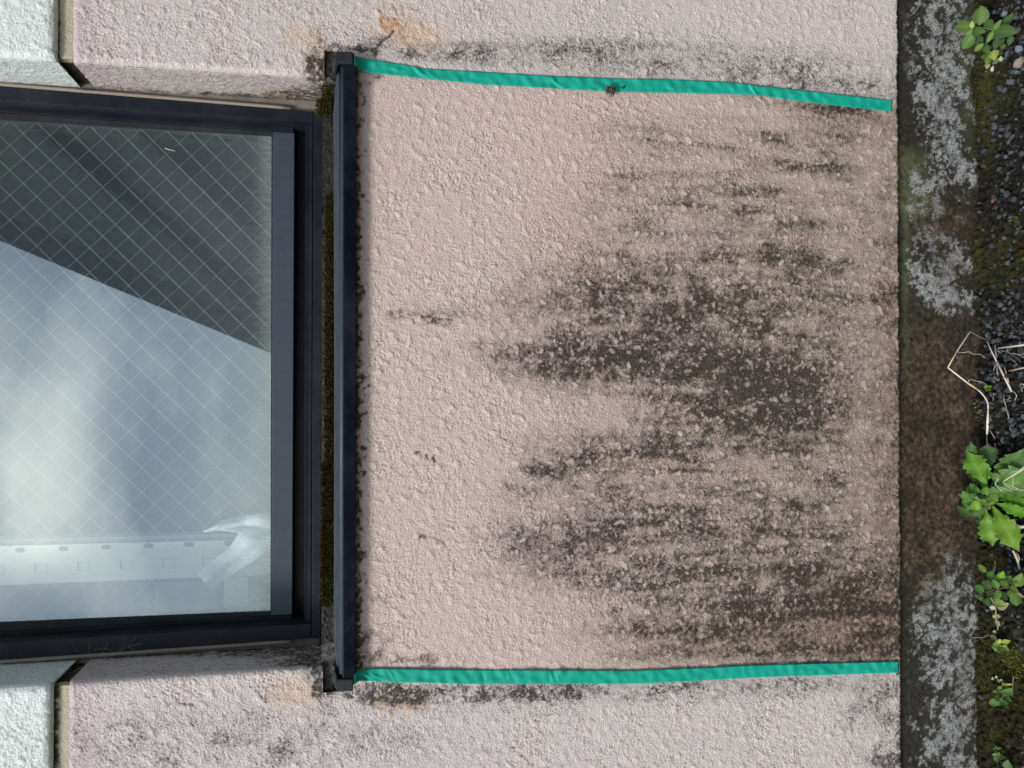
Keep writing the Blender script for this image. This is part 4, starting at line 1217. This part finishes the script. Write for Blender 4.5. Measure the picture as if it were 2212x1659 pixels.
w = Weed('lobed_weed', 'large bright green rosette weed with jagged lobed leaves at the foot of the brown plinth', 2041, 939.5, .1628, (590, 790))
for b, t, wd, c_, h, dh in (((370,440),(345,90),110,G3,.036,.004),((600,470),(565,110),185,G3,.016,.004),((600,680),(1040,225),215,G1,.02,.008),((560,690),(310,225),235,BR,.040,.004),
                        ((710,860),(1130,930),190,BR,.016,.004),((640,890),(1130,1075),120,BR,.022,.004),((640,830),(1120,500),340,G2,.024,.004),((620,920),(970,1530),235,BR,.024,.0),((540,980),(640,1475),235,BR,.034,-.004),
                        ((400,1090),(130,950),80,G3,.040,.002),((600,830),(190,910),250,G1,.040,.004),((430,1000),(400,870),100,BR,.046,.002),((520,790),(260,680),125,G1,.042,.002),((670,660),(725,490),125,G1,.036,.0),((570,800),(760,720),130,G1,.042,.0),
                        ((560,800),(535,690),100,G2,.046,.0),((600,800),(700,880),90,G2,.044,0),((520,830),(600,980),150,G1,.038,0),((560,760),(330,400),150,G3,.030,.004),((560,700),(470,330),150,BR,.032,.004),((640,760),(900,420),180,G1,.016,.004),((560,880),(330,1080),200,G1,.034,.002),((600,940),(760,1330),150,G3,.014,0),((500,950),(520,1250),150,G3,.024,0),((660,800),(980,700),200,BR,.022,.004),((560,860),(430,930),180,G1,.044,0)):
    w.leaf(b, t, wd * 1.18, tuple(q * 1.12 for q in c_), h, dh, lobed=wd > 100, droop=.12, tipcol=(.12,.085,.07) if (b in ((600,470),)) else None)
w.stem([(590,790,.0),(590,790,.02),(585,800,.04)], .004)
w.done()

w = Weed('leggy_weed', 'branching weed with small rounded leaves, fuzzy bud and reddish stem beside the lobed rosette', 2073.4, 1198.7, .1433, (560, 1190))
for b, t, wd, c_, h in (((400,265),(270,140),75,G2,.034),((530,330),(395,290),105,G1,.036),((505,270),(535,90),30,G3,.02),((585,390),(655,260),95,BR,.03),((690,420),(770,330),120,G3,.02),((820,430),(705,290),105,G3,.016),((850,475),(930,300),120,G2,.02),
                        ((490,515),(325,400),105,G3,.036),((570,515),(495,370),90,G1,.04),((745,465),(560,400),80,G1,.03),((370,560),(215,455),95,G1,.036),((575,520),(570,675),85,G1,.036),((590,580),(705,670),115,G3,.03),((760,480),(865,550),95,G2,.03),
                        ((780,530),(785,665),110,G2,.026),((850,600),(845,768),130,G1,.016),((840,575),(955,635),50,PALE,.014),((400,650),(430,768),100,G3,.028),((505,695),(680,760),115,YG,.018),((560,790),(715,740),105,PALE,.014),((530,815),(440,785),60,CREAM,.016),
                        ((545,935),(605,930),62,PALE,.01),((540,940),(495,920),45,PALE,.01),((535,985),(600,1070),52,CREAM,.008),((560,1165),(490,1160),40,PALE,.004),((400,580),(520,600),110,G3,.03),((470,410),(420,440),80,G3,.024)):
    w.leaf(b, t, wd, c_, h)
w.stem([(530,1195,0),(570,1130,.004),(570,1080,.006),(542,960,.01),(540,820,.014),(490,680,.024),(440,630,.03)], .0009, (.28,.26,.12))
w.stem([(860,465,.018),(750,480,.028),(560,515,.036),(390,560,.036)], .001, (.10,.045,.035))
w.stem([(500,690,.02),(560,500,.024),(520,330,.03),(400,250,.034)], .0006)
for _ in range(46):
    a_ = w.p(310, 610, .036); d_ = np.array([rng.gauss(0, 1), -abs(rng.gauss(0, 1)), abs(rng.gauss(0, 1))]); d_ /= np.linalg.norm(d_)
    tube(w.st, [a_, a_ + d_ * rng.uniform(.004, .0085)], [.0008, .0002], 4, rng.choice([(.14, .22, .06), (.22, .28, .08), (.10, .16, .05)]))
w.done()

w = Weed('seedling', 'small yellow green seedling cluster with a brown dry leaf, below the branching weed', 2073.4, 1198.7, .1433, (600, 1390))
for b, t, wd, c_ in (((590,1350),(560,1275),72,BR),((600,1345),(605,1275),60,YG),((640,1320),(747,1300),62,YG),((640,1385),(705,1378),42,YG),((650,1400),(733,1432),56,YG),((585,1370),(487,1348),62,G2),((575,1395),(480,1400),55,G2),((570,1400),(505,1428),50,G2),
                     ((590,1410),(645,1450),54,G2),((585,1410),(590,1477),54,G2),((600,1375),(640,1380),46,G2),((575,1405),(530,1455),50,G2),((560,1390),(540,1310),60,G1)):
    w.leaf(b, t, wd, c_, .012, .003)
w.leaf((570,1285), (450,1210), 60, (.22, .17, .12), .01)
w.stem([(600,1390,0),(595,1380,.006),(590,1375,.012)], .001)
w.stem([(450,1215,.008),(400,1215,.006),(360,1240,.005),(240,1245,.012),(140,1255,.016)], .0005, (.26,.20,.15))
w.stem([(310,1250,.01),(360,1290,.004),(480,1305,.002)], .0003, (.3,.25,.18))
w.done()

w = Weed('drooping_weed', 'pale green drooping weed with narrow leaves growing on brown moss, second from the bottom', 2073.4, 1425.5, .1406, (520, 270))
for b, t, wd, c_, h in (((650,390),(792,382),36,YG,.012),((645,470),(570,425),95,G1,.012),((640,490),(480,490),40,YG,.014),((650,545),(790,455),85,G1,.014),((650,470),(780,530),50,G2,.012),((685,572),(785,632),60,G1,.014),((605,595),(518,562),50,G1,.022),
                        ((610,640),(438,672),90,G2,.026),((610,640),(560,702),62,G1,.026),((620,645),(725,672),66,G1,.026),((650,670),(742,748),52,G3,.022),((540,610),(485,600),30,G2,.022),((600,625),(640,590),70,G3,.018)):
    w.leaf(b, t, wd, c_, h)
for b, t in (((520,270),(490,305)),((580,300),(610,340)),((560,280),(560,250)),((650,320),(620,305)),((660,340),(665,380))):
    w.leaf(b, t, 30, CREAM, .008)
w.stem([(515,270,0),(600,300,.004),(655,345,.008),(640,450,.012),(665,560,.018),(610,640,.024)], .0006, (.3,.3,.16))
w.done()

w = Weed('tiny_weed', 'tiny feathery green weed in dark soil near the bottom corner', 2073.4, 1425.5, .1406, (580, 1640))
for b, t, wd in (((550,1385),(512,1358),36),((560,1372),(628,1358),34),((553,1380),(548,1418),34),((560,1350),(545,1325),26),((575,1450),(495,1468),42),((590,1480),(605,1432),50),((575,1500),(530,1545),52),((590,1505),(632,1530),52),((610,1482),(688,1502),38),((560,1440),(550,1420),34),((570,1580),(585,1640),22)):
    w.leaf(b, t, wd, G1, .008)
w.stem([(600,1655,0),(575,1580,.004),(580,1480,.008),(555,1380,.008)], .0005)
w.done()
w = Weed('round_leaf', 'single round green leaf standing at the bottom corner beside the tiny weed', 2073.4, 1425.5, .1406, (740, 1680))
w.leaf((745,1690), (735,1550), 110, G3, .008)
w.stem([(745,1720,0),(745,1680,.008)], .0006); w.done()
w = Weed('clover', 'tiny three leaved sprout on the gravel beside the bent straw', 2041, 702, .1628, (560, 830))
for b, t, wd in (((565,830),(515,825),40),((570,830),(620,815),34),((560,835),(545,870),38),((575,835),(605,868),36),((565,828),(552,795),30),((572,838),(575,872),30)):
    w.leaf(b, t, wd, BR, .008)
w.stem([(570,832,0),(568,834,.008)], .0005); w.done()

# ------------------------------------------------------------------ dry straws
def straw(label, segs, cx=2041, cy=702, k=.1628, name='dry_straw', group='dry straws on the gravel'):
    mb = MB()
    for pts, r, col, sm_ in segs:
        P_ = [gp(cx + k * a, cy + k * b, ZG + h) for a, b, h in pts]
        if sm_: P_ = smooth_path(P_, 4)
        rr = r if not hasattr(r, '__len__') else list(np.interp(np.linspace(0, 1, len(P_)), np.linspace(0, 1, len(r)), r))
        rr = [q * 0.8 for q in rr] if hasattr(rr, '__len__') else rr * 0.8
        tube(mb, P_, rr, 7, col)
    tag(mb.build(name, M_straw, smooth=True), label, 'straw', group)
M_straw = attr_mat('dry_straw', 0.6, var=0.12, spec=0.3)
TAN, WHT, GRY, DK = (.55, .46, .30), (.74, .70, .58), (.30, .31, .33), (.16, .12, .09)
straw('long bent dry straw with sharp kinks leaning against the brown plinth', [
    ([(335, 90, .052), (160, 350, .060)], [.0011, .0015, .0012], GRY, False), ([(160, 350, .060), (40, 565, .068)], [.0009, .0013], TAN, False), ([(40, 565, .068), (310, 775, .045)], [.0012, .0013], WHT, False),
    ([(310, 775, .045), (440, 860, .028)], [.0016, .0018], (.58, .44, .26), False), ([(440, 860, .028), (500, 920, .018), (550, 990, .010), (572, 1040, .006)], .0011, WHT, True),
    ([(572, 1040, .006), (575, 1110, .005)], .0012, WHT, False), ([(575, 1110, .005), (568, 1300, .005), (560, 1450, .004)], [.0012, .0023, .0015], (.78, .76, .64), False), ([(557, 1450, .004), (556, 1580, .012)], .0007, TAN, False)])
straw('dark thin dry stalk joining the top of the bent straw to the gravel', [([(338, 92, .052), (500, 175, .030), (630, 225, .006)], [.0007, .0011, .0009], DK, False)])
straw('long slanting pale dry stem on the gravel right of the bent straw', [([(562, 220, .012), (620, 350, .010), (690, 490, .008)], [.0009, .0012], (.50, .46, .42), False), ([(690, 490, .008), (885, 880, .006)], [.0019, .0019, .0014], (.62, .57, .50), False),
    ([(850, 890, .005), (910, 885, .006), (952, 940, .007), (925, 1000, .004)], .0009, (.35, .31, .25), True)])
straw('upper of two straight yellow straws pointing off the edge of the photo', [([(708, 308, .008), (1060, 263, .010), (1400, 220, .012)], [.0014, .0019, .0019], WHT, False)])
straw('lower of two straight yellow straws pointing off the edge of the photo', [([(852, 608, .008), (1060, 565, .010), (1400, 500, .012)], [.0013, .0015, .0015], TAN, False)])
straw('short brown upright stalk crossing behind the slanting stem', [([(665, 265, .006), (685, 460, .005)], .0012, (.26, .19, .15), False), ([(685, 510, .004), (712, 740, .003)], [.0008, .0014], (.34, .29, .24), False)])
straw('short pinkish dry stalk right of the slanting stem', [([(792, 560, .006), (850, 770, .005)], .0011, (.42, .30, .22), False)])
straw('thin wavy grey root lying on the brown plinth', [([(165, 355, .060), (250, 368, .056), (320, 355, .052), (370, 385, .047), (470, 390, .036), (500, 410, .03), (540, 440, .022)], .0006, (.36, .33, .31), True)], name='dry_root')
straw('thin root arching from the bent straw to the tiny sprout', [([(310, 770, .046), (330, 725, .046), (430, 745, .034), (500, 760, .026), (545, 795, .012)], .0007, (.36, .32, .25), True)], name='dry_root')
straw('tangle of thin pale roots under the upper yellow straw', [([(740, 345, .003), (800, 350, .004), (870, 378, .004), (960, 390, .003), (1060, 385, .003)], .0005, (.35, .32, .28), True), ([(830, 310, .003), (850, 370, .003), (960, 390, .003), (1060, 435, .003)], .0005, (.45, .42, .38), True),
    ([(850, 430, .003), (900, 470, .003), (970, 530, .003)], .0004, (.36, .33, .28), True), ([(870, 395, .003), (960, 440, .003), (1010, 500, .003)], .0003, (.3, .27, .22), True), ([(690, 330, .004), (740, 370, .003)], .0009, (.25, .2, .16), False)], name='dry_root')
straw('loose thin dry roots scattered on the gravel above the lobed weed', [([(590, 880, .003), (600, 930, .004), (640, 960, .004), (640, 1010, .003), (615, 1030, .003)], .0006, (.30, .26, .22), True), ([(775, 930, .003), (795, 1020, .004), (820, 1110, .003), (858, 1200, .003)], [.0005, .0012, .0004, .0003], (.3, .26, .2), True),
    ([(820, 1130, .003), (855, 1250, .003)], .0005, (.5, .45, .36), False), ([(600, 1190, .003), (615, 1280, .003)], [.0004, .0012, .0004], (.33, .28, .24), False), ([(600, 1400, .003), (665, 1508, .003)], [.0012, .0005], (.38, .28, .22), False),
    ([(628, 655, .003), (660, 560, .004), (680, 520, .003)], .0005, (.42, .38, .32), True), ([(630, 700, .003), (645, 750, .004), (668, 760, .003)], .0005, (.36, .34, .30), True), ([(1005, 770, .003), (1060, 800, .004)], .001, (.5, .46, .38), False),
    ([(1060, 820, .003), (1015, 850, .003), (1030, 880, .004)], .0008, (.4, .36, .3), True), ([(870, 960, .003), (830, 1000, .003), (880, 1010, .003)], .0005, (.35, .31, .25), True), ([(665, 1570, .003), (670, 1620, .004), (720, 1690, .003)], .0008, (.38, .34, .28), True),
    ([(865, 1340, .003), (870, 1400, .004), (900, 1360, .003)], .0004, (.4, .38, .3), True)], name='dry_root')
straw('dry stem with fine white roots lying across the lobed weed', [([(1120, 400, .045), (1048, 450, .044), (900, 540, .044), (775, 618, .044)], [.0013, .0012, .0008], (.62, .60, .38), True), ([(1048, 420, .045), (970, 480, .044), (880, 488, .043)], .0007, (.5, .52, .3), True),
    ([(765, 625, .045), (850, 665, .045), (970, 715, .044)], .0005, (.6, .62, .45), True), ([(765, 630, .045), (880, 710, .045), (1048, 735, .044)], .0005, (.6, .62, .45), True), ([(900, 555, .045), (905, 690, .044)], .0004, (.6, .62, .45), False),
    ([(715, 590, .046), (670, 650, .046), (760, 745, .045)], .0005, (.65, .66, .5), True), ([(665, 570, .046), (715, 590, .046)], .0004, (.65, .66, .5), False), ([(670, 670, .046), (800, 715, .046), (890, 745, .045)], .0004, (.65, .66, .5), True)], 2041, 939.5, .1628)
straw('curled dry white leaf at the photo edge under the lobed weed', [([(925, 1160, .01), (940, 1200, .012), (1000, 1220, .012), (1060, 1215, .012)], [.0018, .0035, .003, .002], (.55, .50, .42), True)], 2041, 939.5, .1628, 'dry_leaf')
straw('crumpled dry stalk hanging below the lobed weed towards the branching weed', [([(900, 1530, .012), (940, 1600, .010), (965, 1670, .008), (990, 1780, .004)], [.0016, .0022, .0018, .0015], (.48, .42, .32), True), ([(950, 1560, .01), (985, 1620, .01), (975, 1720, .006)], .0007, (.42, .36, .28), True)], 2041, 939.5, .1628)
straw('thin upright dry needle beside the drooping weed', [([(822, 255, .012), (800, 560, .003)], [.0007, .0012, .0006], (.26, .21, .15), False)], 2073.4, 1425.5, .1406)
